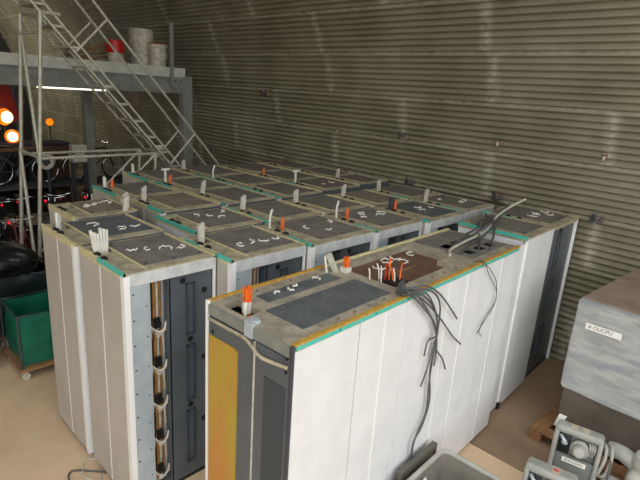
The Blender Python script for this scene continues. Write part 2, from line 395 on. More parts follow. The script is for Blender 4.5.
BL = [
 # label, u0, v0, u1, v1, stub, options
 ('beige cabinet, second from the front in the leftmost file, with bare bluish cover plate', 1.57, 4.43, 2.45, 5.25, 'small', dict(front='plain', panel=M_panel2, tape=None)),
 ('nearest left cabinet, open cable side showing white wire loops, thick white duct bundle on top', 1.58, 3.50, 2.42, 4.36, 'fan', dict(tape=(0, .55))),
 ('open-fronted cabinet right of the nearest left cabinet, pale duct at its back corner', 2.43, 3.30, 3.32, 4.14, 'duct', dict(tape=(0, .28), tape2=(.62, .9))),
 ('third open-fronted cabinet from the left in the front row of the block', 3.33, 3.24, 4.30, 4.10, 'stick_orange', dict(tape=(0, .4), yellow=False)),
 ('fourth open-fronted cabinet from the left in the front row, behind the dark-topped unit', 4.31, 3.22, 5.22, 4.04, 'stick_orange', dict(tape=(0, .42), yellow=False)),
 ('fifth cabinet from the left in the front row, dark duct beside an orange cable end', 5.25, 3.15, 6.16, 4.02, 'dark_orange', dict(tape=(0, .12), yellow=False, panel=M_panel2)),
 ('rightmost cabinet of the front row of the block, teal tape on its left edge', 6.17, 3.18, 7.05, 4.08, 'duct', dict(tape=(0, .5), yellow=False)),
 ('cabinet in the second row from the front, leftmost, with white teal-edged left side', 2.65, 4.20, 3.54, 5.0, None, dict(front='plain', tape=(0, 1.0), doors=M_white)),
 ('second cabinet from the left in the second row, pale duct behind its teal edge', 3.55, 4.15, 4.40, 4.98, 'duct', dict(front='plain', tape=(0, .45), tape2=(.7, 1))),
 ('third cabinet from the left in the second row, leaning grey duct on its back corner', 4.41, 4.11, 5.30, 4.95, 'duct', dict(front='plain', tape=None)),
 ('fourth cabinet from the left in the second row, brownish cover plate', 5.31, 4.07, 6.15, 4.92, 'duct', dict(front='plain', tape=None, panel=M_panel3)),
 ('rightmost cabinet of the second row, teal tape at its front left corner', 6.18, 4.11, 7.10, 4.93, 'duct', dict(front='plain', tape=(0, .35), yellow=False)),
 ('beige cabinet at the left end of the third row, brownish plate, beside the dark cycles', 1.91, 5.33, 2.62, 6.08, None, dict(front='plain', panel=M_panel3, tape=None)),
 ('cabinet in the third row just right of the brownish left-end cabinet', 2.80, 5.13, 3.62, 6.0, 'duct', dict(front='plain', tape=(0, .4), panel=M_panel3)),
 ('third row cabinet with a pale duct between two cover plates, third from the left', 3.65, 5.12, 4.50, 6.02, 'duct', dict(front='plain', tape=(0, .1))),
 ('third row cabinet, fourth from the left, teal tape running back along its edge', 4.53, 5.10, 5.40, 6.0, None, dict(front='plain', tape=(0, 1))),
 ('third row cabinet, second from the wall, white stick at its back corner', 5.42, 5.20, 6.40, 6.05, 'tee', dict(front='plain', tape=(.6, 1))),
 ('third row cabinet standing against the corrugated wall', 6.43, 5.30, 7.28, 6.05, 'duct', dict(front='plain', tape=None)),
 ('leftmost fourth row cabinet, white and orange cable ends at its corner', 2.75, 6.02, 3.58, 6.92, 'white_orange', dict(front='plain', tape=(.2, 1))),
 ('fourth row cabinet with a white tee-shaped duct and an orange cable end', 3.63, 6.04, 4.50, 6.94, 'tee_orange', dict(front='plain', tape=(.4, .9))),
 ('fourth row cabinet, third from the left, thin upright white stick on its corner', 4.53, 6.02, 5.40, 6.92, 'stick', dict(front='plain', tape=(.1, 1))),
 ('fourth row cabinet, second from the wall, single orange cable end', 5.42, 6.07, 6.38, 6.95, 'orange', dict(front='plain', tape=None)),
 ('fourth row cabinet standing against the corrugated wall', 6.42, 6.07, 7.28, 6.95, None, dict(front='plain', tape=None)),
 ('leftmost cabinet of the rearmost row, before the foot of the steel stair', 3.60, 6.96, 4.47, 7.85, 'small', dict(front='plain', tape=(.0, .8))),
 ('second cabinet of the rearmost row, small white duct at its back edge', 4.50, 6.96, 5.40, 7.88, 'duct', dict(front='plain', tape=(0, .2))),
 ('third cabinet of the rearmost row, plain dark cover plate', 5.43, 6.97, 6.38, 7.88, None, dict(front='plain', tape=None)),
 ('rearmost row cabinet in the far corner by the corrugated wall', 6.42, 6.97, 7.26, 7.9, None, dict(front='plain', tape=None)),
]
BLOCK = []
for (lab, u0, v0, u1, v1, stub, opt) in BL:
    s1, s2 = (stub, None)
    if stub == 'dark_orange': s1, s2 = 'dark', 'orange'
    if stub == 'tee_orange': s1, s2 = 'tee', 'orange'
    r = block_cabinet(lab, u0, v0, u1, v1, s1, **opt)
    if s2: stub_parts(r, s2, .12, r['d'] - .18)
    if u0 == 1.91: stub_parts(r, 'duct2', r['w'] - .1, .12)
    BLOCK.append(r)

# white cable ties lying curled on the cover plates
def tie(u, v, label, group, R_, span, rz, z=H + .008, m=M_tie):
    o = MB().tube([(R_ * math.cos(t), R_ * .9 * math.sin(t), .006 + .012 * math.sin(3 * t) ** 2) for t in [span * i / 8 for i in range(9)]], .0065, 5).build('cable_tie', m)
    o.location = (u, v, z); o.rotation_euler = (0, 0, rz); tag(o, label, 'cable tie', group)
TI = [(1, 4, 'cabinet with the thick white duct bundle'), (0, 3, 'bluish plate behind the white duct bundle'), (2, 4, 'cabinet right of the nearest left cabinet'),
      (3, 3, 'third open-fronted cabinet of the front row'), (4, 4, 'fourth open-fronted cabinet of the front row'), (5, 3, 'fifth cabinet of the front row'), (6, 3, 'rightmost front row cabinet'),
      (7, 4, 'white-sided leftmost cabinet of the second row'), (12, 4, 'brownish left-end cabinet of the third row'), (16, 2, 'third row cabinet with the white stick')]
for (bi, n, where) in TI:
    r = BLOCK[bi]; rnd = random.Random(bi * 13 + 5)
    for i in range(n):
        fx = .34 + .52 * ((i + .5) / n) + rnd.uniform(-.04, .04); fy = .3 + .45 * rnd.random()
        tie(r.location.x + r['w'] * fx, r.location.y + r['d'] * fy, {2: ('left', 'right'), 3: ('leftmost', 'middle', 'rightmost'), 4: ('leftmost', 'second from left', 'third from left', 'rightmost')}[n][i] + ' white cable tie on the ' + where, 'ties on the ' + where, rnd.uniform(.035, .065), rnd.uniform(2.2, 4.6), rnd.uniform(0, 6))

# ---------------------------------------------------------------- the long white row in front
ROW_O, ROW_R = Vector((1.84, 1.875, 0)), math.atan2(.1, 3.31)
def row_unit(label, s0, s1, joints, first=False, last=False):
    root = thing('switchgear_cabinet', label, 'cabinet', (ROW_O.x + s0 * math.cos(ROW_R), ROW_O.y + s0 * math.sin(ROW_R), 0), ROW_R, 'switchgear cabinets of the long white row')
    w, d = s1 - s0 - .001, .845
    m = MB().box(0, w, d - .015, d, .05, H - .05)
    m.box(.0, .012, .02, d - .015, .05, H - .05).box(w - .012, w, .02, d - .015, .05, H - .05).box(.01, w - .01, .03, d - .02, .06, .08)
    m.build('carcass', M_grey, root)
    MB().box(.02, w - .02, .03, d - .03, 0, .05).build('plinth', M_black, root)
    e = [0] + joints + [w]
    for i in range(len(e) - 1):
        MB().box(e[i] + (.004 if first and i == 1 else .001), e[i + 1] - (.004 if first and i == 0 else .001), -.004, .016, .03, H - .04).build('front_panel', M_white, root)
        if i: MB().box(e[i] - .005, e[i] + .005, -.008 if not (first and i == 1) else .004, .012, .03, H - .04).build('panel_joint', M_black if (first and i == 1) else M_strip, root)
    # tape and ochre edge along the top of the front
    x = .01
    rnd = random.Random(int(s0 * 100))
    while x < w - .05:
        L_ = min(rnd.uniform(.26, .42), w - .01 - x)
        MB().box(x, x + L_ - .012, -.008, .012, H - .034, H - .006).build('edge_tape', M_teal, root); x += L_
    MB().box(0, w, -.006, .03, H - .006, H + .008).build('edge_rail', M_ochre, root)
    MB().box(0, w, d - .025, d + .004, H - .02, H + .014).build('edge_rail', M_ochre if first else M_rail, root)
    root['w'] = w; root['d'] = d
    return root, w, d

# unit A: two dark cover plates, orange cables at the left corner, open grey end with a yellow chromate plate
A, w, d = row_unit('nearest white cabinet of the long row, with a yellow plate on its dark grey end', 0, 1.19, [.61, .91], True)
m = MB(); z0 = H - .05
m.box(0, .03, .03, d - .02, z0, H).box(.03, .17, .03, .48, z0, H).box(.03, .17, .735, d - .02, z0, H)
m.box(.17, w, .03, .12, z0, H).box(.17, w, .47, .56, z0, H).box(.17, w, .70, d - .02, z0, H).box(.17, .3, .56, .7, z0, H).box(.17, .19, .12, .47, z0, H)
m.box(w - .12, w, .56, .7, z0, H).box(w - .06, w, .12, .47, z0, H)
m.build('top_frame', M_top2, A)
cp = MB().box(.19, w - .06, .12, .47, z0, H + .008).build('cover_plate', M_panel2, A)
MB().box(.3, w - .12, .56, .70, z0, H + .006).build('cover_plate', M_panel2, A)
m = MB()
for i in range(5): m.lathe([(.011, 0), (.011, .012)], 6, .3 + i * .17, .075, H)
for i in range(6): m.lathe([(.009, 0), (.009, .012)], 6, .2 + i * .17, .77, H)
m.build('bolt', M_rust, A)
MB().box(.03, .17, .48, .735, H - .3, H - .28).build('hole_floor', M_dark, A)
for i in range(6):
    MB().tube([(.135 + .012 * (i % 3) - .01, .6 + .02 * (i // 3), H - .25), (.13 + .02 * (i % 3), .6 + .026 * (i // 3), H + .13 + .012 * (i % 2))], .0085, 6).build('orange_cable', M_orange, A)
MB().box(.12, .165, .59, .635, H - .05, H + .03).build('cable_sleeve', M_duct, A)
MB().tube([(.09, .55, H - .2), (.07, .54, H + .02), (.075, .54, H + .07)], .012, 6, True).build('white_wire', M_wire, A)
for i_, (px, py, r_) in enumerate(((.42, .63, .022), (.55, .62, .026), (.62, .66, .022), (.85, .65, .03))):
    tie(A.location.x + px, A.location.y + py + .03 * px, ('leftmost', 'second from left', 'third from left', 'rightmost')[i_] + ' white scrap of tie on the narrow plate of the nearest white cabinet', 'tie scraps on the narrow plate', r_, 3.2, i_ * 1.7, H + .006)
# grey end: frame, two recessed leaves, chromate plate, bent beige conduit, notch
MB().box(-.012, .0, .012, .33, .06, H - .1).build('end_leaf', M_grey, A)
MB().box(-.012, .0, .345, d - .02, .06, H - .1).build('end_leaf', M_grey, A)
MB().box(-.016, .004, .33, .345, .06, H - .1).build('leaf_joint', M_gduct, A)
MB().box(-.016, -.010, .05, .24, .2, H - .3).build('end_leaf_inset', M_grey2, A)
zp = MB().box(-.02, -.012, .52, d - .03, .05, H - .23).box(-.026, -.012, .50, .535, .05, H - .24).build('chromate_plate', M_zinc, A)
mm = MB()
for i in range(6): mm.lathe([(.007, -.006), (.007, .001)], 6, -.02, d - .06, .35 + i * .3, 'x')
mm.build('rivet', M_ochre, zp)
MB().box(-.016, .0, .0, .025, .03, H - .01).build('corner_post', M_grey2, A)
MB().box(-.02, .004, d - .022, d + .006, .03, H + .01).build('corner_post', M_strip, A)
MB().box(-.018, .004, .03, d - .02, H - .085, H - .012).build('end_rail', M_beam, A)
MB().tube([(-.03, d - .05, H - .105), (-.035, .6, H - .1), (-.035, .42, H - .1), (-.05, .33, H - .115), (-.055, .24, H - .15), (-.04, .12, H - .15), (-.028, .03, H - .145)], .011, 8, True).build('conduit', M_top, A)
MB().box(-.026, .05, .355, .43, H - .09, H + .016).lathe([(.03, 0), (.03, .02)], 12, .03, .39, H).build('latch_bracket', M_galv, A)
mm = MB()
for py, pz in ((d - .06, H - .12), (.05, H - .1), (.05, H - .19), (d - .07, H - .2)): mm.lathe([(.011, -.004), (.011, .003)], 8, -.016, py, pz, 'x')
mm.build('screw', M_black, A)

# unit B: top open, brown plate deep in it, cables spilling over the front
B, w, d = row_unit('middle white cabinet of the long row, brown open top with cables hanging over the front', 1.19, 2.43, [.65, .98])
m = MB()
m.box(0, w, .03, .15, z0, H).box(0, w, d - .1, d - .02, z0, H).box(0, .07, .15, d - .1, z0, H).box(w - .13, w, .15, d - .1, z0, H)
m.build('top_frame', M_top2, B)
MB().box(.07, w - .13, .15, d - .1, H - .07, H - .045).build('cover_plate', M_brown, B)
m = MB().box(.07, w - .13, .15, .165, H - .06, H - .001).box(w - .3, w - .13, .15, .3, H - .04, H + .004); m.build('plate_edge', M_top, B)
m = MB()
for i in range(5): m.lathe([(.011, 0), (.011, .012)], 6, .1 + i * .2, .09, H)
m.build('bolt', M_rust, B)
for i in range(6):
    MB().tube([(.02 + .016 * (i % 3), .63 + .02 * (i // 3), H - .1), (.02 + .016 * (i % 3), .63 + .022 * (i // 3), H + .115 + .015 * (i % 2))], .009, 6).build('orange_cable', M_orange, B)
MB().box(.0, .07, .61, .68, H - .04, H + .04).build('cable_sleeve', M_duct, B)
MB().bar((-.03, .68, H - .02), (-.09, .74, H + .16), .035, .05).build('grey_duct', M_steel, B)
MB().tube([(-.11, .72, H - .02), (-.13, .74, H + .14)], .01, 6).build('white_wire', M_wire, B)
for (px, py, lx, ly, hh, mt, nm) in ((.14, .28, .04, .03, .2, M_orange, 'orange_cable'), (.17, .25, -.05, .04, .17, M_orange, 'orange_cable'), (.2, .22, .1, .05, .14, M_orange, 'orange_cable'),
                                  (.12, .3, -.01, .0, .16, M_red, 'red_cable'), (.1, .34, .03, .06, .13, M_wire, 'white_wire'), (.14, .22, .05, .06, .11, M_wire, 'white_wire'), (.05, .4, .0, .02, .1, M_wire, 'white_wire'), (.08, .31, .05, .05, .12, M_wire, 'white_wire')):
    MB().tube([(px, py, H - .06), (px + lx * .4, py + ly * .4, H + hh * .5), (px + lx, py + ly, H + hh * .9)], .0065, 6, True).build(nm, mt, B)
MB().box(.09, .25, .17, .34, H - .05, H + .012).build('cable_gland', M_black, B)
for nm_, (px, py, r_, sp, rz_) in zip(('large left-hand', 'lowest left', 'back', 'rightmost', 'middle'), ((0.62, 0.67, 0.060, 4.8, 0.3), (0.42, 0.60, 0.060, 3.6, 2.0), (0.76, 0.68, 0.050, 4.2, 1.5), (1.00, 0.66, 0.050, 3.8, 0.5), (0.74, 0.57, 0.050, 4.5, 4.0))):
    tie(B.location.x + px, B.location.y + py, nm_ + ' curled white cable tie on the brown plate of the open-topped cabinet', 'ties on the brown open-topped cabinet', r_, sp, rz_, H - .043)
MB().box(.5, .78, .42, .428, H - .045, H - .037).build('thin_strip', M_wood, B)
FACE = [
[(2.958, 1.877, 2.25), (3.12, 1.87, 2.25), (3.306, 1.85, 2.172), (3.441, 1.865, 2.02), (3.466, 1.87, 1.839), (3.463, 1.875, 1.605), (3.462, 1.88, 1.325), (3.489, 1.885, 1.01), (3.358, 1.87, 0.858), (3.339, 1.88, 0.656), (3.412, 1.87, 0.453)],
[(2.96, 1.96, 2.24), (3.118, 1.86, 2.235), (3.275, 1.85, 2.113), (3.447, 1.87, 1.867), (3.481, 1.88, 1.65), (3.46, 1.885, 1.417), (3.514, 1.88, 1.106), (3.454, 1.885, 0.874), (3.324, 1.87, 0.795), (3.329, 1.88, 0.63), (3.325, 1.87, 0.483)],
[(2.982, 1.95, 2.24), (3.06, 1.86, 2.21), (3.256, 1.87, 2.089), (3.525, 1.875, 1.866), (3.778, 1.89, 1.64), (3.941, 1.88, 1.51)],
[(2.958, 1.94, 2.235), (3.02, 1.87, 2.21), (3.184, 1.87, 2.083), (3.41, 1.872, 1.874), (3.479, 1.885, 1.738), (3.331, 1.87, 1.747), (3.32, 1.88, 1.61)],
[(3.0, 1.96, 2.25), (3.18, 1.87, 2.26), (3.411, 1.88, 2.142), (3.612, 1.88, 1.977), (3.826, 1.895, 1.789)],
[(2.98, 1.98, 2.25), (3.06, 1.87, 2.25), (3.341, 1.87, 2.048), (3.479, 1.875, 1.789), (3.469, 1.885, 1.649), (3.623, 1.88, 1.485), (3.737, 1.89, 1.328)],
[(2.97, 1.97, 2.24), (3.04, 1.865, 2.23), (3.33, 1.875, 1.964), (3.456, 1.87, 1.751), (3.517, 1.885, 1.585), (3.496, 1.875, 1.456)],
[(2.99, 1.95, 2.23), (3.1, 1.86, 2.22), (3.36, 1.87, 2.02), (3.47, 1.875, 1.8), (3.45, 1.885, 1.6), (3.38, 1.875, 1.45), (3.33, 1.88, 1.32)],
]
Binv = Matrix.Translation(B.location) @ Matrix.Rotation(ROW_R, 4, 'Z')
Binv = Binv.inverted()
for c in FACE:
    pts = [(B.location.x + .2, 2.13, H + .0), (B.location.x + .12, 2.05, H + .06)]
    MB().tube([Binv @ Vector(p) for p in pts + c], .0075, 6, True).build('hanging_cable', M_gwire, B)

# unit C: slotted dark top
Cu, w, d = row_unit('farthest white cabinet of the long row, dark slotted top crossed by grey cables', 2.43, 3.31, [.47], last=True)
m = MB()
m.box(0, w, .03, .12, z0, H).box(0, w, d - .06, d - .02, z0, H).box(0, .06, .12, d - .06, z0, H).box(w - .05, w, .12, d - .06, z0, H)
m.build('top_frame', M_top2, Cu)
cols = [(.06, .2), (.3, .44), (.54, w - .05)]
m = MB(); xs_ = [.06, .16, .3, .38, .52, .6, .74, w - .05]
m.box(.06, w - .05, .12, .2, H - .005, H + .004).box(.06, w - .05, .3, .44, H - .005, H + .004).box(.06, w - .05, .54, d - .06, H - .005, H + .004)
for i in range(0, 8, 2): m.box(xs_[i], xs_[i + 1], .2, .3, H - .005, H + .003).box(xs_[i], xs_[i + 1] - .03, .44, .54, H - .005, H + .003)
m.build('slotted_plate', M_panel, Cu)
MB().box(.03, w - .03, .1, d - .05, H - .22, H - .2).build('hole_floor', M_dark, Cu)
m = MB()
for i in range(4): m.lathe([(.011, 0), (.011, .012)], 6, .1 + i * .2, .07, H)
m.build('bolt', M_rust, Cu)
Ci = (Matrix.Translation(Cu.location) @ Matrix.Rotation(ROW_R, 4, 'Z')).inverted()
for c in ([(4.24, 2.02, 2.2), (4.22, 1.93, 2.235), (4.3, 1.915, 2.18), (4.412, 1.92, 2.11), (4.592, 1.925, 1.945), (4.646, 1.925, 1.74), (4.462, 1.92, 1.619), (4.373, 1.92, 1.497), (4.447, 1.92, 1.408)],
          [(4.26, 2.02, 2.2), (4.25, 1.93, 2.23), (4.3, 1.915, 2.16), (4.392, 1.918, 2.06), (4.627, 1.925, 1.852), (4.642, 1.93, 1.686), (4.438, 1.92, 1.563), (4.313, 1.915, 1.484)]):
    MB().tube([Ci @ Vector(p) for p in c], .004, 5, True).build('hanging_wire', M_gwire, Cu)

# ---------------------------------------------------------------- the two cabinets at the right end
R1 = thing('switchgear_cabinet', 'white cabinet beyond the end of the long row, teal tape along its whole top edge', 'cabinet', (5.57, 2.06, 0), ROW_R, 'white cabinets by the corrugated wall')
w, d = .855, .86
carcass(R1, w, d, True)
left_doors(R1, d, M_white, .97)
MB().box(.0, w, -.006, .012, .04, H - .012).build('front_panel', M_white, R1)
MB().box(-.006, .02, -.01, .02, .1, H - .04).build('corner_post', M_strip, R1)
MB().box(-.012, .05, -.014, .03, 0, .09).build('corner_foot', M_black, R1)
MB().box(-.42, .0, .012, .03, .03, H - .06).build('gap_filler', M_white, R1)  # white filler added so the shaded gap beside the row looks lit
cabinet_top(R1, w, d, band=.16, tape=(0, 1), yellow=False, panel=M_panel)
MB().box(0, w, -.008, .02, H - .014, H + .008).build('edge_rail', M_top, R1)
R2 = thing('switchgear_cabinet', 'cabinet against the corrugated wall with dark grey slotted side facing the aisle', 'cabinet', (6.435, 2.085, 0), ROW_R, 'white cabinets by the corrugated wall')
w, d = .95, .95
carcass(R2, w, d, False)
left_doors(R2, d, M_white, .97)
ip = MB().box(0, w - .02, .03, .045, .06, H - .04).build('side_panel', M_grey, R2)
m = MB()
for z_ in (.25, .92, 1.56): m.box(.3, .312, .018, .03, z_, z_ + .5).box(.43, .442, .018, .03, z_, z_ + .5).box(.3, .442, .018, .03, z_, z_ + .012).box(.3, .442, .018, .03, z_ + .49, z_ + .502)
m.build('pressed_rib', M_grey2, ip)
MB().lathe([(.035, -.012), (.035, .004)], 14, .36, .028, H - .1, 'y').build('knockout', M_black, ip)
MB().box(w - .03, w - .002, -.006, .03, .03, H - .02).build('corner_post', M_strip, R2)
MB().box(0, w, -.002, .03, H - .04, H - .005).build('top_rail', M_top, R2)
cabinet_top(R2, w, d, band=.16, tape=(.5, 1), yellow=False, panel=M_panel)
for i in range(5):
    rr = random.Random(i + 40)
    tie(6.435 + .35 + .1 * i, 2.5 + rr.uniform(-.1, .15), ('first', 'second', 'third', 'fourth', 'fifth')[i] + ' from left of the white ties heaped on the cabinet by the wall', 'ties heaped on the cabinet against the wall', rr.uniform(.04, .07), rr.uniform(3, 5), rr.uniform(0, 6))
# cables lying from that cabinet over to the slotted top
CR = [[(6.75, 2.63, 2.42), (6.5, 2.66, 2.37), (6.25, 2.68, 2.31), (5.95, 2.64, 2.27), (5.62, 2.52, 2.27), (5.2, 2.42, 2.24), (4.75, 2.38, 2.23), (4.35, 2.33, 2.22), (4.2, 2.25, 2.21)],
      [(6.55, 2.74, 2.36), (6.25, 2.72, 2.29), (5.9, 2.62, 2.26), (5.55, 2.47, 2.27), (5.1, 2.36, 2.24), (4.7, 2.3, 2.23), (4.3, 2.2, 2.22)],
      [(6.1, 2.85, 2.25), (5.85, 2.68, 2.26), (5.58, 2.55, 2.28), (5.2, 2.48, 2.25), (4.9, 2.3, 2.23), (4.5, 2.12, 2.23)],
      [(6.25, 2.72, 2.24), (5.9, 2.58, 2.26), (5.56, 2.5, 2.3), (5.15, 2.45, 2.26), (4.8, 2.42, 2.23), (4.55, 2.42, 2.22)],
      [(6.0, 2.78, 2.24), (5.75, 2.62, 2.27), (5.5, 2.45, 2.28), (5.2, 2.3, 2.23), (4.95, 2.2, 2.22), (4.75, 2.1, 2.22)],
      [(5.95, 2.65, 2.24), (5.7, 2.66, 2.28), (5.45, 2.6, 2.3), (5.3, 2.55, 2.25), (5.0, 2.52, 2.23)]]
for i, c in enumerate(CR):
    o = MB().tube(c, .012 if i else .014, 6, True).build('cable', M_gwire if i else M_gduct)
    tag(o, ['pale grey cable pointing up at the wall end of the loose cables', 'grey cable in the loose bundle between the white cabinet and the slotted top'][min(i, 1)], 'cable', 'loose cables across the slotted top')
# ---------------------------------------------------------------- wrapped crate on its pallet
CRZ = math.radians(-4)
crate = thing('wrapped_crate', 'tall crate wrapped in grey stretch film with a white lettered strip', 'crate', (5.42, 1.40, .15), CRZ)
M_film = mat('grey_stretch_film', (176, 176, 170), (142, 146, 148), 2.2, .3, .0, .25, stretch=(1.2, 1.2, 6))
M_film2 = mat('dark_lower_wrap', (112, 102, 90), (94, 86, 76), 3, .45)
M_card = mat('brown_card_top', (158, 138, 122), (140, 120, 104), 4, .7)
def grid_block(lo, hi, nx, ny, nz, amp, seed):
    """block between two quads (x0,x1,y0,y1 at bottom and top), subdivided and pushed about a little like wrapped film"""
    rnd = random.Random(seed); bm = bmesh.new(); bmesh.ops.create_cube(bm, size=1)
    bmesh.ops.subdivide_edges(bm, edges=bm.edges[:], cuts=9, use_grid_fill=True)
    ph = [rnd.uniform(0, 6) for _ in range(6)]
    for v in bm.verts:
        t = v.co.z + .5; a = [lo[i] * (1 - t) + hi[i] * t for i in range(6)]
        x = a[0] + (v.co.x + .5) * (a[1] - a[0]); y = a[2] + (v.co.y + .5) * (a[3] - a[2]); z = a[4] + 0 * t
        z = lo[4] + (hi[4] - lo[4]) * t
        k = amp * (math.sin(7 * z + 3 * y + ph[0]) + math.sin(11 * y - 4 * z + ph[1]) + .7 * math.sin(17 * z + 9 * x + ph[2]))
        v.co = Vector((x + k, y + k * .7, z))
    bmesh.ops.bevel(bm, geom=[e for e in bm.edges if e.calc_face_angle(0) > 1.0], offset=.02, segments=2, affect='EDGES')
    return bm
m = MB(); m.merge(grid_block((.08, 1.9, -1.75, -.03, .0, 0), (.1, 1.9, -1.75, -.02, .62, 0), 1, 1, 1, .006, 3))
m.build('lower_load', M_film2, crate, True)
m = MB(); m.merge(grid_block((.04, 1.93, -1.78, -.0, .55, 0), (.20, 1.95, -1.8, .05, 1.54, 0), 1, 1, 1, .006, 8)); m.build('film_wrap', M_film, crate, True)
MB().box(.24, 1.9, -1.76, .02, 1.535, 1.552).build('card_lid', M_card, crate)
nrm = Vector((-.98, 0, .16)).normalized()
# strip label on the face towards the aisle
def face_pt(y, z): return Vector((.04 + .16 * (z - .55) / .99 - .022, y, z))
def on_face(y, z, tilt=0):
    ex = Vector((0, -1, 0)); n = Vector((-.987, 0, .159)); ez = n.cross(ex); R_ = Matrix((ex, ez, n)).transposed().to_4x4()
    return Matrix.Translation(face_pt(y, z)) @ R_ @ Matrix.Rotation(tilt, 4, 'Z')
lab = MB().box(-.175, .175, -.034, .034, -.001, .003).build('lettered_strip', M_paper, crate); lab.matrix_local = on_face(-.27, 1.29, .02)
text('lettering', '# OUCPU', .055, M_ink, lab, Matrix.Translation((-.03, 0, .004)))
pal = thing('pallet', 'brown wooden pallet under the wrapped crate, one end sticking out towards the white row', 'pallet', (5.42, 1.40, 0), CRZ)
for i in range(7): MB().box(-.1 + .3 * i, .05 + .3 * i, -1.8, .17, .12, .142).build('deck_board', M_wood, pal)
for j in range(3):
    for i in range(4): MB().box(-.1 + .56 * i, .02 + .56 * i, -1.78 + .9 * j, -1.64 + .9 * j, .02, .1).build('block', M_wood, pal)
    MB().box(-.1, 1.8, -1.78 + .9 * j, -1.64 + .9 * j, .1, .12).build('stringer_board', M_wood, pal)
    MB().box(-.1, 1.8, -1.77 + .9 * j, -1.65 + .9 * j, 0, .02).build('bottom_board', M_wood, pal)

# ---------------------------------------------------------------- grey cast breaker trucks, lower right
M_cast = mat('grey_cast_housing', (168, 168, 158), (150, 151, 143), 5, .42)
M_castd = mat('dark_cast_face', (116, 120, 114), (102, 106, 101), 5, .5)
M_sleeve = mat('pale_resin', (186, 184, 174), (168, 167, 158), 3, .35)
M_tan = mat('tan_sticker', (204, 192, 170), (190, 176, 154), 8, .6)
M_pink = mat('pink_print', (206, 92, 92), None, 4, .6)
def breaker(label, loc, rz, W=.37, Hh=.47, D=.17, plate=None, stickers=1):
    r = thing('circuit_breaker', label, 'breaker', loc, rz)
    MB().rbox(-W / 2, W / 2, .03, D, .0, Hh - .01, .04, 4).build('housing', M_castd, r, True)
    MB().rbox(-W / 2 - .02, W / 2 + .02, -.04, D + .01, Hh - .07, Hh + .01, .034, 4).build('hood', M_cast, r, True)
    for sx in (-1, 1):
        MB().rbox(sx * W / 2 - .022, sx * W / 2 + .022, -.035, .1, .0, Hh - .03, .02, 3).build('side_cheek', M_cast, r, True)
    MB().rbox(-W / 2 + .02, W / 2 - .02, -.01, .06, .0, .26, .015, 2).build('lower_apron', M_castd, r, True)
    MB().lathe([(.085, .04), (.085, -.03), (.066, -.045), (.06, -.09), (.055, -.1)], 24, .03, 0, Hh - .17, 'y').build('drive_boss', M_cast, r, True)
    MB().lathe([(.046, -.09), (.046, -.115), (.04, -.122)], 24, .03, 0, Hh - .17, 'y').build('cap', M_sleeve, r, True)
    MB().rbox(-W / 2 + .03, -.06, .012, .05, .22, Hh - .08, .01, 2).build('recess', M_black, r, True)
    MB().tube([(-W / 2 + .04, .0, Hh - .1), (-W / 2 + .07, -.04, Hh - .12), (-W / 2 + .1, -.03, Hh - .16)], .016, 8, True).build('spring_lever', M_galv, r, True)
    MB().lathe([(.024, .0), (.024, -.035), (.014, -.04)], 12, -W / 2 + .08, .0, Hh - .15, 'y').build('lever_nut', M_galv, r)
    for i in range(3): MB().tube([(.1 + .022 * i, -.01, Hh - .08), (.115 + .02 * i, -.045, Hh - .12), (.105 + .018 * i, -.01, Hh - .2)], .01, 6, True).build('hose', M_cast, r, True)
    for i in range(stickers):
        MB().box(-.085 + .1 * i, -.025 + .1 * i, -.028, D - .03, Hh + .0095, Hh + .012).build('sticker', M_tan, r)
    if plate:
        p = MB().box(-.1, .11, -.014, -.0095, .19, .235).build('name_plate', M_paper, r)
        text('lettering', plate, .034, M_ink, p, Matrix.Translation((.005, -.0145, .212)) @ Matrix.Rotation(PI / 2, 4, 'X'))
    return r
B1 = breaker('grey cast breaker with two tan stickers and white name plate, beside the crate', (4.74, .95, .14), math.radians(-80), W=.38, Hh=.53, D=.13, plate='SOKOZAO', stickers=2)
B1.rotation_euler.x = -.2
# right-hand bracket with a slot and a dark cable
m = MB()
for dx in (.0, .05): m.tube([(.2 + dx, .1, .47), (.235 + dx, .02, .46), (.245 + dx, -.02, .35), (.215 + dx, -.02, .2), (.2, .02, .18)], .015, 8, True)
m.build('slotted_bracket', M_cast, B1, True)
MB().tube([(.29, -.01, .4), (.3, -.05, .3), (.3, -.07, .18), (.34, -.08, .06), (.37, -.1, .0)], .01, 8, True).build('control_cable', M_gwire, B1)
B2 = breaker('grey cast breaker with a pink-printed sticker, nearest the bottom edge', (4.12, .97, .14), math.radians(-80), W=.38, Hh=.42, D=.13, stickers=0)
B2.rotation_euler.x = -.2
s = MB().box(.0, .065, -.028, .11, .4295, .432).build('sticker', M_tan, B2)
MB().box(.012, .054, .01, .07, .432, .4335).build('pink_print', M_pink, s)
tg = MB().box(-.035, .035, -.003, .003, 0, .16).build('paper_tag', M_paper); tg.location = (4.97, 1.21, .52); tg.rotation_euler = (.15, .2, math.radians(-70)); tag(tg, 'white paper tag standing at the corner of the grey breaker', 'tag')
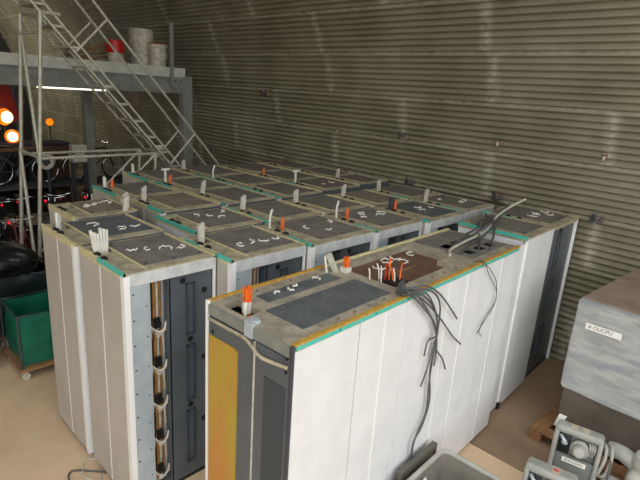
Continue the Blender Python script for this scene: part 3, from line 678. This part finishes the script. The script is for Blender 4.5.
# pole housing: bulky pale resin casting on the right
P1 = thing('pole_housing', 'bulky pale resin pole housing at the right frame edge below the crate', 'breaker part', (4.92, .52, .14), math.radians(-84))
MB().rbox(-.02, .42, -.12, .3, .0, .36, .09, 5).build('body', M_sleeve, P1, True)
MB().lathe([(.14, 0), (.155, .06), (.13, .14), (.08, .17)], 24, .14, .08, .33).build('dome', M_sleeve, P1, True)
MB().tube([(.02, .1, .34), (-.1, .12, .38), (-.2, .14, .36)], .075, 16, True).build('neck', M_cast, P1, True)
MB().rbox(-.2, -.03, -.13, .05, .02, .17, .035, 3).build('socket_rim', M_sleeve, P1, True)
MB().rbox(-.175, -.055, -.136, -.05, .05, .145, .02, 3).build('socket_inside', M_dark, P1, True)
p2 = thing('breaker_pallet', 'low slatted pallet carrying the grey breakers', 'pallet', (4.08, -.25, 0), math.radians(-4))
for i in range(8): MB().box(.0 + .15 * i, .11 + .15 * i, -.2, 1.5, .11, .135).build('deck_board', M_wood, p2)
for j in range(3): MB().box(0, 1.16, -.18 + .75 * j, -.08 + .75 * j, 0, .11).build('runner', M_wood, p2)

# ---------------------------------------------------------------- grey plastic tub at the bottom edge
M_tub = mat('grey_tub_plastic', (140, 134, 122), (124, 119, 109), 5, .4)
M_tubr = mat('grey_tub_rim', (178, 176, 166), (162, 160, 151), 5, .4)
tub = thing('plastic_tub', 'open grey plastic tub with rounded rim standing before the white row', 'tub', (3.715, 1.79, 0), math.radians(1.7))
TW, TD, TH_ = 1.1, .62, .6
def tub_ring(z, ins, r, n=6):
    pts = []
    for (cx_, cy_, a0) in ((-ins - r, -ins - r, 0), (-TW + ins + r, -ins - r, PI / 2), (-TW + ins + r, -TD + ins + r, PI), (-ins - r, -TD + ins + r, 1.5 * PI)):
        for i in range(n + 1): pts.append((cx_ + r * math.cos(a0 + PI / 2 * i / n), cy_ + r * math.sin(a0 + PI / 2 * i / n), z))
    return pts
bm = bmesh.new(); prof = [(0, .09, .06), (TH_ - .03, .03, .07), (TH_ - .03, .045, .06), (.03, .105, .05)]
rings = [[bm.verts.new(p) for p in tub_ring(*q)] for q in prof]
for a, b in zip(rings, rings[1:]):
    for k in range(len(a)): bm.faces.new((a[k], a[(k + 1) % len(a)], b[(k + 1) % len(a)], b[k]))
bm.faces.new(rings[0][::-1]); bm.faces.new(rings[-1])
m = MB(); m.merge(bm); m.build('basin', M_tub, tub, True)
MB().tube(tub_ring(TH_ - .02, .025, .07), .022, 8, closed=True).build('rim', M_tubr, tub, True)
st = MB().box(-.16, .16, -.03, .03, -.001, .001).build('sticker', M_paper, tub); st.location = (-.56, -.085, TH_ - .09); st.rotation_euler = (1.2, 0, 0)
dk = thing('dark_bin', 'dark grey bin wedged between the tub and the white row', 'bin', (3.10, 1.81, 0), math.radians(1.7))
m = MB().box(0, .58, .0, .01, 0, .61).box(0, .58, .04, .05, 0, .61).box(0, .01, .01, .04, 0, .61).box(.57, .58, .01, .04, 0, .61).box(.01, .57, .01, .04, 0, .02); m.box(.0, .58, .0, .05, .605, .615); m.build('shell', mat('olive_grey_bin', (92, 90, 80), None, 4, .5), dk)
MB().box(.53, .545, -.004, .0, .1, .56).build('edge_rib', M_black, dk)

# ---------------------------------------------------------------- brackets on the corrugated wall
def bracket(label, loc, s=1.0, rag=False):
    r = thing('wall_bracket', label, 'bracket', loc, 0)
    MB().box(-.02, .03, -.05 * s, .05 * s, -.06 * s, .06 * s).build('back_plate', M_rust, r)
    MB().tube([(-.02, 0, .02), (-.1 * s, .0, .03), (-.15 * s, .02, .08 * s)], .018 * s, 8, True).build('hook', M_rust, r)
    if rag: MB().tube([(-.08 * s, -.1 * s, .05), (-.13 * s, -.02, -.02), (-.1 * s, .08 * s, .06), (-.06 * s, .12 * s, -.06)], .03 * s, 8, True).build('cable_coil', M_gwire, r)
    else: MB().lathe([(.03 * s, 0), (.03 * s, .05)], 10, -.06 * s, 0, -.04).build('insulator', M_gduct, r)
for (p, lab, s, rg) in (((7.50, 3.47, 3.06), 'small pale bracket high on the corrugated wall above the cabinet gap', 1.0, False), ((7.50, 1.98, 3.04), 'small pale bracket high on the corrugated wall near the right edge', 1.0, False),
        ((7.50, 5.21, 3.0), 'dark bracket on the corrugated wall over the third row', 1.0, True), ((7.37, 8.81, 3.54), 'forked dark bracket high on the wall beyond the stair', 1.4, True), ((7.5, 6.75, 2.94), 'small bracket below a sheet joint on the wall behind the fourth row', .9, False),
        ((7.60, 1.90, 2.19), 'rusty bracket at cabinet height right of the wall cabinet', 1.3, True), ((7.61, 8.17, 2.12), 'reddish rusty bracket low on the wall behind the rearmost row', 1.6, True), ((7.61, 6.58, 2.16), 'rusty bracket low on the wall behind the fourth row', 1.4, True),
        ((7.6, 5.0, 2.2), 'rusty bracket low on the wall behind the second row', 1.3, True), ((7.6, 11.2, 2.0), 'pinkish rusty bracket at the foot of the wall by the mezzanine post', 1.6, True), ((7.58, 3.35, 2.24), 'rusty bracket low on the wall behind the heap of cable ties', 1.2, True)):
    bracket(lab, (p[0] - .02, p[1], p[2]), s * .6, rg)

# ---------------------------------------------------------------- mezzanine
MV = 10.9
mezz = thing('mezzanine', 'grey steel mezzanine deck with pale fascia at the back left', 'platform', (0, MV, 0))
MB().box(-6.0, 6.62, 0, .03, 3.745, 3.955).build('fascia_board', M_fascia, mezz)
MB().box(-6.0, 6.62, .02, .14, 3.72, 3.745).box(-6.0, 6.62, .07, .09, 3.42, 3.72).box(-6.0, 6.62, .0, .16, 3.39, 3.42).build('edge_beam', M_beam, mezz)
for i in range(12): MB().box(-5.6 + i * 1.06, -5.52 + i * 1.06, .16, 3.6, 3.6, 3.72).build('joist', M_beam, mezz)
for i in range(9): MB().box(-6, 6.6, .03 + i * .4, .03 + i * .4 + .392, 3.745, 3.80).build('deck_board', M_beam, mezz)
MB().box(6.56, 6.80, -.01, .2, 0, 3.78).build('post', M_beam, mezz)
mm = MB()
for z_ in (3.5, 3.66): 
    for x_ in (6.36, 6.52): mm.lathe([(.018, -.012), (.018, .002)], 8, x_, -.0, z_, 'y')
MB().box(6.3, 6.58, -.004, .07, 3.43, 3.73).build('end_plate', M_beam, mezz); mm.build('bolt', M_black, mezz)
MB().box(5.22, 5.42, 2.4, 2.6, 0, 3.6).build('post', M_beam, mezz)
for x_ in (-1.5, -5.8): MB().box(x_, x_ + .2, 0, .2, 0, 3.4).build('post', M_beam, mezz)
MB().box(6.22, 6.31, -.04, .0, 3.55, 4.9).build('rail_stub', M_beam, mezz)
# strip lamp under the deck
M_lamp = mat('lit_tube', (255, 250, 235), None, 4, .5, emit=(255, 246, 225), estr=2.2)
M_rod = M_beam
sl = thing('strip_lamp', 'lit strip lamp under the mezzanine deck behind the beam', 'lamp', (4.45, 11.9, 3.34))
MB().box(-.75, .75, -.06, .06, .04, .1).build('fitting', M_beam, sl); MB().tube([(-.72, 0, .02), (.72, 0, .02)], .022, 8).build('tube', M_lamp, sl); MB().tube([(-.5, 0, .1), (-.5, 0, .4)], .01, 6).build('hanger', M_beam, sl); MB().tube([(.5, 0, .1), (.5, 0, .4)], .01, 6).build('hanger', M_beam, sl)
# buckets and laths on the deck
def bucket(label, loc, r, h, body, lid=None, handle=True, rim=None):
    b = thing('bucket', label, 'bucket', loc)
    MB().lathe([(r * .86, 0), (r, h * .96), (r * 1.05, h * .96), (r * 1.05, h), (r * .97, h), (r * .93, h * .5), (r * .8, .02)], 24).build('pail', body, b, True)
    if lid: MB().lathe([(r * 1.09, h * .6), (r * 1.09, h * .98), (r * 1.02, h + .02), (.02, h + .025)], 24).build('lid', lid, b, True)
    if rim: MB().lathe([(r * 1.0, h * .86), (r * 1.1, h * .87), (r * 1.1, h * .99), (r * 1.0, h * 1.0)], 24, cap=False).build('rim_band', rim, b, True)
    if handle: MB().tube([(-r * 1.05, -.02, h * .88), (-r * .6, -r * .9, h * .55), (0, -r * 1.12, h * .42), (r * .6, -r * .9, h * .55), (r * 1.05, -.02, h * .88)], .008, 6, True).build('handle', M_steel, b)
    return b
DZ = 3.80
bucket('white bucket with a bright red lid on the mezzanine edge', (5.08, 11.12, DZ), .17, .58, M_bucket, M_red, False)
bucket('tall stained white drum behind the smaller bucket on the mezzanine', (5.82, 11.4, DZ), .24, .9, M_bucket, M_bucket, True)
bk = bucket('small white bucket with wire handle and reddish lid, rightmost on the mezzanine', (6.03, 11.1, DZ), .21, .62, M_bucket, None, True, M_bucket)
o = MB().lathe([(.18, 0), (.2, .02), (.02, .03)], 20).build('lid', M_red, bk, loc=(0, 0, .62))
rnd = random.Random(4)
for i in range(18):
    a = Vector((4.25 + rnd.uniform(-.3, .5), 11.3 + rnd.uniform(0, .5), DZ + .03 + .018 * i)); b_ = Vector((5.5 + rnd.uniform(-.5, .25), 11.25 + rnd.uniform(0, .6), DZ + .22 + .03 * i * rnd.uniform(.5, 1)))
    o = MB().bar(a, b_, .05, .02).build('lath', M_straw); tag(o, 'weathered brown lath in the loose pile behind the buckets', 'lath', 'laths piled on the mezzanine')

# ---------------------------------------------------------------- mobile steel stair in front of the mezzanine
stair = thing('mobile_stair', 'tall mobile steel stair with tube handrails descending behind the cabinets', 'stair', (0, 0, 0))
def on(u): return 4.51 - 1.135 * (u - 2.81)
VN, VF = 8.6, 9.2
UB, UT = 6.72, 1.75
for vv in (VN, VF):
    s = MB().bar((UT, vv, on(UT)), (UB, vv, on(UB)), .03, .03).bar((UT + .16, vv, on(UT) + .02), (UB, vv, on(UB - .16) - .0), .03, .03)
    s.build('stringer', M_steel, stair)
n = 19
for i in range(n):
    u = 2.0 + i * .245
    MB().box(u - .02, u + .19, VN + .01, VF - .01, on(u) - .01, on(u) + .025).build('tread', M_steel, stair)
for vv in (VN, VF):
    MB().tube([(UT, vv, on(UT) + 1.16), (6.3, vv, on(6.3) + 1.16), (6.42, vv, on(6.42) + .9), (6.45, vv, on(6.45))], .022, 8).build('handrail', M_steel, stair)
    for u in (3.3, 4.9):
        MB().tube([(u, vv, on(u) + .03), (u + .52, vv, on(u + .52) + 1.16)], .02, 8).build('handrail_post', M_steel, stair)
lean = .085
for vv, u_ in ((VN, 2.83), (VF, 2.74)):
    MB().tube([(u_ - lean * 4.5, vv, 0), (u_, vv, 4.5)], .03, 8).build('leg', M_steel, stair)
    MB().tube([(u_ - .2, vv, 2.35), (4.6, vv, 2.36)], .024, 8).build('tie_bar', M_steel, stair)
    MB().tube([(4.6, vv, 2.36), (2.5, vv, .45)], .02, 8).build('brace', M_steel, stair)
    MB().tube([(4.6, vv, 2.36), (4.35, vv, 0)], .024, 8).build('leg', M_steel, stair)
    MB().tube([(u_, vv, 4.49), (3.1, vv, 4.49)], .024, 8).build('landing_rail', M_steel, stair)
for z_ in (4.49, 4.2): MB().tube([(2.83 - (4.5 - z_) * lean, VN, z_), (2.74 - (4.5 - z_) * lean, VF, z_)], .024, 8).build('landing_rail', M_steel, stair)
MB().tube([(2.72, VF, 4.25), (2.64, VN, 2.38)], .026, 8).build('zigzag_brace', M_steel, stair)
MB().tube([(2.64, VN, 2.36), (2.55, VF, 2.42)], .026, 8).build('zigzag_brace', M_steel, stair)
MB().tube([(2.55, VF, 2.42), (2.45, VN, .5)], .026, 8).build('zigzag_brace', M_steel, stair)
MB().box(4.92, 5.06, VF - .01, VF + .01, on(4.99) + .2, on(4.99) + .4).build('tag_plate', M_gduct, stair)
MB().box(2.3, 6.75, VN - .02, VN + .02, .1, .15).box(2.3, 6.75, VF - .02, VF + .02, .1, .15).build('base_rail', M_steel, stair)
for vv in (VN, VF):
    for u in (2.4, 6.6): MB().lathe([(.08, -.02), (.08, .02)], 14, u, vv, .08, 'y').build('caster', M_black, stair)

# ---------------------------------------------------------------- green laundry carts and black sacks, left edge
M_green = mat('green_tarpaulin', (28, 112, 86), (20, 92, 70), 3, .35, bump=.5)
M_dgreen = mat('dark_green_sheet', (24, 40, 36), (18, 30, 28), 3, .4, bump=.4)
def cart(label, loc, rz, m_=M_green, W=.62, D=.68, h=.86):
    r = thing('bag_cart', label, 'cart', loc, rz)
    for z_ in (h,): MB().tube([(0, 0, z_), (W, 0, z_), (W, D, z_), (0, D, z_)], .014, 8, closed=True).build('top_hoop', M_grey2, r)
    for x_, y_ in ((0, 0), (W, 0), (W, D), (0, D)): MB().tube([(x_, y_, .16), (x_, y_, h)], .012, 8).build('upright', M_grey2, r)
    # bag: four soft walls sagging between the hoop corners, open at the top
    bm = bmesh.new(); NZ, NP = 6, 28; rg = []
    for shell in (0, 1):
        zs = range(NZ + 1) if shell == 0 else range(NZ, -1, -1)
        for iz in zs:
            t = iz / NZ; ring = []
            for k in range(NP):
                s_ = 4 * k / NP; e, q = int(s_), s_ - int(s_)
                c0 = [(0, 0), (1, 0), (1, 1), (0, 1)][e]; c1 = [(0, 0), (1, 0), (1, 1), (0, 1)][(e + 1) % 4]
                fx, fy = c0[0] + (c1[0] - c0[0]) * q, c0[1] + (c1[1] - c0[1]) * q
                ins = .022 + .012 * shell + .02 * (1 - t) + .012 * math.sin(9 * q + 5 * t + e)
                x = ins + fx * (W - 2 * ins); y = ins + fy * (D - 2 * ins)
                z = .19 + .02 * shell + (h - .2) * t - (.03 * math.sin(PI * q) * t)
                ring.append(bm.verts.new((x, y, z)))
            rg.append(ring)
    for a, b in zip(rg, rg[1:]):
        for k in range(NP): bm.faces.new((a[k], a[(k + 1) % NP], b[(k + 1) % NP], b[k]))
    bm.faces.new(rg[0][::-1]); bm.faces.new(rg[-1])
    mb_ = MB(); mb_.merge(bm); mb_.build('bag', m_, r, True)
    MB().box(-.03, W + .03, -.03, .05, .14, .18).box(-.03, W + .03, D - .05, D + .03, .14, .18).box(-.03, .05, .05, D - .05, .14, .18).box(W - .05, W + .03, .05, D - .05, .14, .18).build('wooden_base', M_wood, r)
    for x_, y_ in ((.05, .05), (W - .05, .05), (.05, D - .05), (W - .05, D - .05)):
        c = MB().lathe([(.045, -.015), (.05, 0), (.045, .015)], 14, x_, y_, .05, 'y').build('caster', M_gduct, r)
        MB().box(x_ - .02, x_ + .02, y_ - .025, y_ - .018, .05, .14).box(x_ - .02, x_ + .02, y_ + .018, y_ + .025, .05, .14).box(x_ - .03, x_ + .03, y_ - .03, y_ + .03, .128, .14).build('fork', M_steel, c)
    return r
cart('green bag cart on casters with wooden base, beside the leftmost cabinets', (1.50, 6.2, 0), 0)
cart('dark green bag cart cut by the left edge, left of the bright green one', (.74, 6.62, 0), math.radians(4), M_dgreen)
cart('dark sheet-covered cart behind the bright green bag cart', (1.55, 7.25, 0), math.radians(-4), M_dgreen, .7, .66, 1.0)
M_bin = mat('black_sack_film', (20, 24, 24), (30, 34, 33), 5, .25, bump=.6)
def sack(label, loc, sx, sy, sz, seed):
    rnd = random.Random(seed); bm = bmesh.new(); bmesh.ops.create_icosphere(bm, subdivisions=4, radius=1)
    ph = [rnd.uniform(0, 6) for _ in range(5)]
    for v in bm.verts:
        c = v.co; k = 1 + .07 * math.sin(5 * c.x + 3 * c.y + ph[0]) + .05 * math.sin(9 * c.y - 6 * c.z + ph[1]) + .03 * math.sin(17 * c.z + 13 * c.x + ph[2])
        z = max(c.z * k, -.6)
        v.co = Vector((c.x * k * sx, c.y * k * sy, (z + .6) * sz))
    mb_ = MB(); mb_.merge(bm); o = mb_.build('sack', M_bin, None, True); o.location = loc; tag(o, label, 'sack')
sack('black plastic sack on the dark cart behind the green bag', (1.75, 7.5, 1.0), .42, .36, .24, 1)
sack('black plastic sack heaped left of the dark covered cart', (1.0, 7.75, 0), .45, .42, .72, 2)
sack('large black sack behind the carts, near the stair legs', (1.75, 8.25, 0), .45, .3, .7, 3)

# ---------------------------------------------------------------- bicycles stacked under the mezzanine
M_bike = mat('black_bike_frame', (30, 32, 34), None, 4, .3, .3); M_chrome = mat('chrome', (190, 192, 192), None, 4, .2, .9); M_tyre = mat('bike_tyre', (22, 22, 22), None, 4, .8)
M_redbike = mat('dark_red_frame', (120, 24, 26), None, 4, .3)
M_tail = mat('red_tail_lamp', (240, 20, 50), None, 4, .3, emit=(255, 20, 60), estr=1.2)
def bike_proto(label, frame=M_bike, lampm=M_tail):
    r = thing('bicycle', label, 'bicycle', (0, 0, 0))
    for x_ in (0, 1.05):
        w_ = MB().tube([(x_ + .33 * math.cos(t), 0, .34 + .33 * math.sin(t)) for t in [2 * PI * i / 24 for i in range(24)]], .018, 6, closed=True).build('tyre', M_tyre, r)
        MB().tube([(x_ + .305 * math.cos(t), 0, .34 + .305 * math.sin(t)) for t in [2 * PI * i / 24 for i in range(24)]], .011, 6, closed=True).build('rim', M_chrome, w_)
        sp = MB()
        for i in range(10): sp.tube([(x_, 0, .34), (x_ + .3 * math.cos(i * PI / 5), 0, .34 + .3 * math.sin(i * PI / 5))], .003, 3)
        sp.lathe([(.03, -.05), (.03, .05)], 10, x_, 0, .34, 'y'); sp.build('spokes', M_chrome, w_)
    BBk, ST, HT, HB = (.42, 0, .3), (.3, 0, .8), (.85, 0, .85), (.9, 0, .68)
    m = MB()
    for a, b in ((BBk, ST), (ST, HT), (BBk, HB), (HT, HB)): m.tube([a, b], .019, 8)
    for s_ in (-.04, .04): m.tube([(0, s_, .34), (BBk[0], s_ * .5, .3)], .01, 6).tube([(0, s_, .34), (ST[0], s_ * .4, .78)], .01, 6).tube([(1.05, s_, .34), (.9, s_ * .8, .68)], .013, 6)
    m.build('frame', frame, r)
    MB().tube([(.83, 0, .9), (.82, 0, .98)], .015, 8).tube([(.72, -.3, .99), (.84, -.22, 1.02), (.82, 0, .98), (.84, .22, 1.02), (.72, .3, .99)], .012, 8, True).build('handlebar', M_chrome, r)
    MB().tube([ST, (.27, 0, .92)], .013, 8).build('seat_post', M_chrome, r)
    MB().hexa([(.1, -.07, .91), (.42, -.02, .92), (.42, .02, .92), (.1, .07, .91)], [(.1, -.08, .96), (.42, -.02, .95), (.42, .02, .95), (.1, .08, .96)]).build('saddle', M_black, r)
    MB().lathe([(.09, -.06), (.09, -.05)], 20, .42, 0, .3, 'y').bar((.42, -.08, .3), (.5, -.08, .16), .02, .012).bar((.42, .08, .3), (.34, .08, .44), .02, .012).build('crankset', M_chrome, r)
    MB().lathe([(.025, -.02), (.025, 0)], 10, -.02, 0, .74, 'x').build('tail_lamp', lampm, r)
    mud = MB()
    mud.tube([(.36 * math.cos(t), 0, .34 + .36 * math.sin(t)) for t in [.3 + 2.2 * i / 12 for i in range(13)]], .014, 6); mud.build('mudguard', M_chrome, r)
    return r
def copy_tree(o, parent=None):
    c = o.copy(); C.objects.link(c); c.parent = parent
    for ch in list(o.children): copy_tree(ch, c)
    return c
P_b = bike_proto('black bicycle standing at the left edge under the mezzanine, wheel turned sideways')
P_r = bike_proto('dark red bicycle standing low between the stair legs', M_redbike)
spots = []
ordn = ['first', 'second', 'third', 'fourth', 'fifth', 'sixth', 'seventh']
for i in range(7): spots.append((P_b, 'black bicycle, %s from the left in the rank before the storage rack' % ordn[i], 3.0 + .46 * i, 12.75 + .12 * (i % 2), 0, -1.9 + .12 * (i % 3), .06 * (1 if i % 2 else -1)))
for i in range(2): spots.append((P_b, 'black bicycle standing up on the storage rack, %s one' % ('left', 'right')[i], 3.35 + 1.78 * i, 13.95, .95, .0, 0))
for i, lab in enumerate(('dark red bicycle at the left frame edge behind the sacks', 'dark red bicycle standing low between the stair legs', 'dark red bicycle nearest the brownish left-end cabinet')):
    spots.append((P_r, lab, 1.75 + .52 * i, 10.9 + .1 * i, 0, -1.75 + .1 * i, .05))
seen = set()
for (p, lab, x, y, z, rz, tilt) in spots:
    o = p if p.name not in seen else copy_tree(p); seen.add(p.name)
    o.location = (x, y, z); o.rotation_euler = (tilt, 0, rz); o['group'] = 'bicycles stored under the mezzanine'; o['label'] = lab
# ---------------------------------------------------------------- rack, bench and lamps far back
rack = thing('storage_rack', 'low dark steel rack carrying bicycles under the mezzanine', 'rack', (3.1, 13.5, 0))
for x_ in (0, 3.4):
    for y_ in (0, .9): MB().box(x_, x_ + .06, y_, y_ + .06, 0, .95).build('upright', M_grey2, rack)
for i in range(4): MB().box(0, 3.46, .02 + i * .24, .2 + i * .24, .9, .945).build('shelf_board', M_grey2, rack)
bench = thing('workbench', 'long dark blue workbench below the glowing lamps, far left', 'bench', (2.2, 15.2, 0))
M_blue = mat('blue_bench_top', (52, 58, 78), (44, 48, 64), 4, .5)
MB().box(0, 3.3, 0, .8, 1.72, 1.8).build('top', M_blue, bench)
MB().box(0, 3.3, 0, .05, 1.6, 1.72).build('edge_rail', M_wood, bench)
for x_ in (.05, 1.6, 3.15):
    for y_ in (.05, .68): MB().box(x_, x_ + .09, y_, y_ + .09, 0, 1.72).build('leg', M_grey2, bench)
MB().box(.1, 3.2, .1, .7, .9, .95).build('lower_shelf', M_grey2, bench)
o = thing('wooden_box', 'brown wooden box below the bench edge, left of the inner post', 'box', (4.75, 14.55, 0)); MB().box(0, .45, 0, .4, 0, 1.75).build('case', mat('dark_brown_wood', (92, 70, 48), (74, 55, 38), 6, .7), o); MB().box(.03, .42, -.012, 0, .1, 1.68).build('door', mat('dark_brown_wood', (92, 70, 48)), o)
o = thing('grey_crate', 'grey crate with openings on a dark stand beside the inner mezzanine post', 'crate', (4.75, 13.0, 1.58)); MB().box(0, .34, .06, .2, 0, .42).box(0, .34, 0, .06, 0, .05).box(0, .34, 0, .06, .19, .24).box(0, .34, 0, .06, .37, .42).box(0, .05, 0, .06, .05, .37).box(.29, .34, 0, .06, .05, .37).build('body', M_gduct, o)
o2 = thing('stand', 'dark narrow stand carrying the grey crate', 'stand', (4.75, 13.0, 0)); MB().box(0, .34, 0, .2, 1.54, 1.578).build('top', M_grey2, o2)
for x_ in (0, .3):
    for y_ in (0, .16): MB().box(x_, x_ + .04, y_, y_ + .04, 0, 1.54).build('leg', M_grey2, o2)
pu = thing('pulley_wheel', 'grey ribbed wheel under the bench between the stair legs', 'wheel', (4.21, 13.25, 1.61), math.radians(-40))
MB().lathe([(.12, -.05), (.2, -.05), (.2, .05), (.12, .05), (.12, -.05)], 28, axis='y', cap=False).build('rim', M_gduct, pu, True)
MB().lathe([(.08, -.07), (.08, .07)], 16, axis='y').build('hub', M_grey2, pu)
m = MB()
for i in range(6): m.bar((.05 * math.cos(i * PI / 3), 0, .05 * math.sin(i * PI / 3)), (.15 * math.cos(i * PI / 3), 0, .15 * math.sin(i * PI / 3)), .03, .03)
m.build('spoke', M_gduct, pu)
MB().box(-.03, .03, .08, .14, -1.66, .03).box(-.03, .03, 0, .14, -.03, .03).box(-.15, .15, -.05, .25, -1.68, -1.64).build('stand', M_grey2, pu)
# red awning sheet leaning on the left, with two glowing lamps below it
M_redp = mat('dark_red_sheet', (172, 46, 30), (140, 34, 24), 2, .5)
rp = thing('red_sheet', 'dark red sheet hanging steeply at the left edge under the mezzanine', 'sheet', (3.3, 16.3, 0))
RS = [(0.79, 3.28), (1.1, 3.27), (1.3, 2.42), (1.13, 2.25), (0.74, 2.76)]
MB().hexa([(x, 0, z) for x, z in RS], [(x, .03, z) for x, z in RS]).build('sheet', M_redp, rp)
MB().box(RS[1][0] + .1, RS[1][0] + .2, .03, .1, 0, 3.5).build('pole', M_grey2, rp)
for i in range(3):
    MB().bar((RS[4][0] + .1 + .3 * i, -.01, RS[4][1] + .5 - .2 * i), (RS[3][0] - .05 + .1 * i, -.01, RS[3][1] + .05 + .04 * i), .02, .02).build('fold', M_redp, rp)
M_glow = mat('glowing_bulb', (255, 255, 240), None, 4, .5, emit=(255, 244, 214), estr=4.0)
M_oglow = mat('orange_lamp_shade', (255, 130, 20), None, 4, .5, emit=(255, 120, 16), estr=1.3)
def work_lamp(label, loc, r, rz=0, small=False):
    L_ = thing('work_lamp', label, 'lamp', loc, rz)
    MB().lathe([(r * .25, -.25 * r), (r * .8, -.1 * r), (r * 1.0, .35 * r), (r * .95, .36 * r), (r * .7, .0), (r * .2, -.1 * r)], 20, axis='y').build('shade', M_oglow, L_, True)
    MB().lathe([(.02, -.6 * r), (r * .62, -.3 * r), (r * .7, 0), (r * .5, .2 * r)], 16, 0, -r * .05, 0, 'y').build('bulb', M_glow if not small else M_oglow, L_, True)
    if loc[2] > 1.8: MB().box(-.015, .015, r * .5, r * .5 + .03, 1.8 - loc[2], .0).box(-.08, .08, r * .5 - .06, r * .5 + .09, 1.8 - loc[2], 1.82 - loc[2]).build('stand', M_grey2, L_)
    return L_
work_lamp('glowing orange and white lamp under the red sheet, upper of two', (4.04, 15.5, 2.47), .22, .3)
work_lamp('glowing orange and white lamp just above the blue bench, lower of two', (4.09, 15.3, 1.98), .18, -.2)
work_lamp('small orange flame-like lamp right of the stair leg', (5.1, 15.45, 2.35), .1, 0, True)
# unseen fill lamp, added beyond the left edge to light the far arch
fl = thing('fill_lamp', 'fill lamp added on a mast in the rear bay behind the mezzanine', 'lamp', (2.4, 22.5, 0))
MB().tube([(0, 0, 0), (0, 0, 4.0)], .04, 10).build('mast', M_beam, fl)
MB().box(-.02, .1, -.2, .2, 3.95, 4.2).build('head', M_beam, fl)
MB().box(.1, .105, -.18, .18, 3.97, 4.18).build('lens', M_glow, fl)
L = bpy.data.lights.new('fill_light', 'AREA'); L.size = .35; L.energy = 120; L.color = (1, .95, .86)
lo = bpy.data.objects.new('fill_light', L); C.objects.link(lo); lo.location = (2.56, 22.5, 4.08); lo.rotation_euler = (0, math.radians(-98), 0)
# light of the strip lamp under the deck
L = bpy.data.lights.new('strip_light', 'AREA'); L.shape = 'RECTANGLE'; L.size = 1.4; L.size_y = .04; L.energy = 4; L.color = (1, .96, .88)
lo = bpy.data.objects.new('strip_light', L); C.objects.link(lo); lo.location = (4.45, 11.9, 3.3)

# low cable on the floor by the nearest left cabinet
o = MB().tube([(1.66, 4.0, .02), (1.5, 4.2, .012), (1.36, 4.32, .012), (1.3, 4.2, .012), (1.36, 4.0, .012), (1.46, 3.85, .012), (1.5, 3.7, .012)], .009, 6, True).build('cable', M_gwire); tag(o, 'thin cable looped on the floor at the foot of the nearest left cabinet', 'cable', 'cables on the floor')
o = MB().tube([(1.64, 4.3, .012), (1.52, 4.38, .012), (1.42, 4.2, .012), (1.5, 4.02, .012), (1.54, 4.1, .012)], .008, 6, True).build('cable', M_gduct); tag(o, 'paler cable end curled inside the loop on the floor', 'cable', 'cables on the floor')

# black mat added under the stored bicycles to darken the back floor
mt = MB().box(.9, 6.5, 8.45, 13.45, .0005, .008).build('shade_mat', M_tyre); tag(mt, 'large black mat added to darken the floor under the bicycles and the stair', 'mat')

tp = MB()  # black folded sheet, added to keep the bay behind the rack dark
for i in range(14):
    x = 2.3 + i * .175
    tp.hexa([(x, 14.62 + .03 * (i % 2), .0), (x + .175, 14.62 + .03 * ((i + 1) % 2), .0), (x + .175, 14.64 + .03 * ((i + 1) % 2), .0), (x, 14.64 + .03 * (i % 2), .0)],
            [(x, 14.62 + .03 * (i % 2), 1.58), (x + .175, 14.62 + .03 * ((i + 1) % 2), 1.58), (x + .175, 14.64 + .03 * ((i + 1) % 2), 1.58), (x, 14.64 + .03 * (i % 2), 1.58)])
tag(tp.build('shade_sheet', M_bin), 'folded black sheet added to darken the bay behind the bicycle rack', 'shade_sheet')
wb = MB().box(0, .05, 0, .02, 0, .82).build('white_board', M_white); wb.location = (1.86, 6.15, 0); tag(wb, 'narrow white board standing between the green cart and the beige cabinets', 'board')
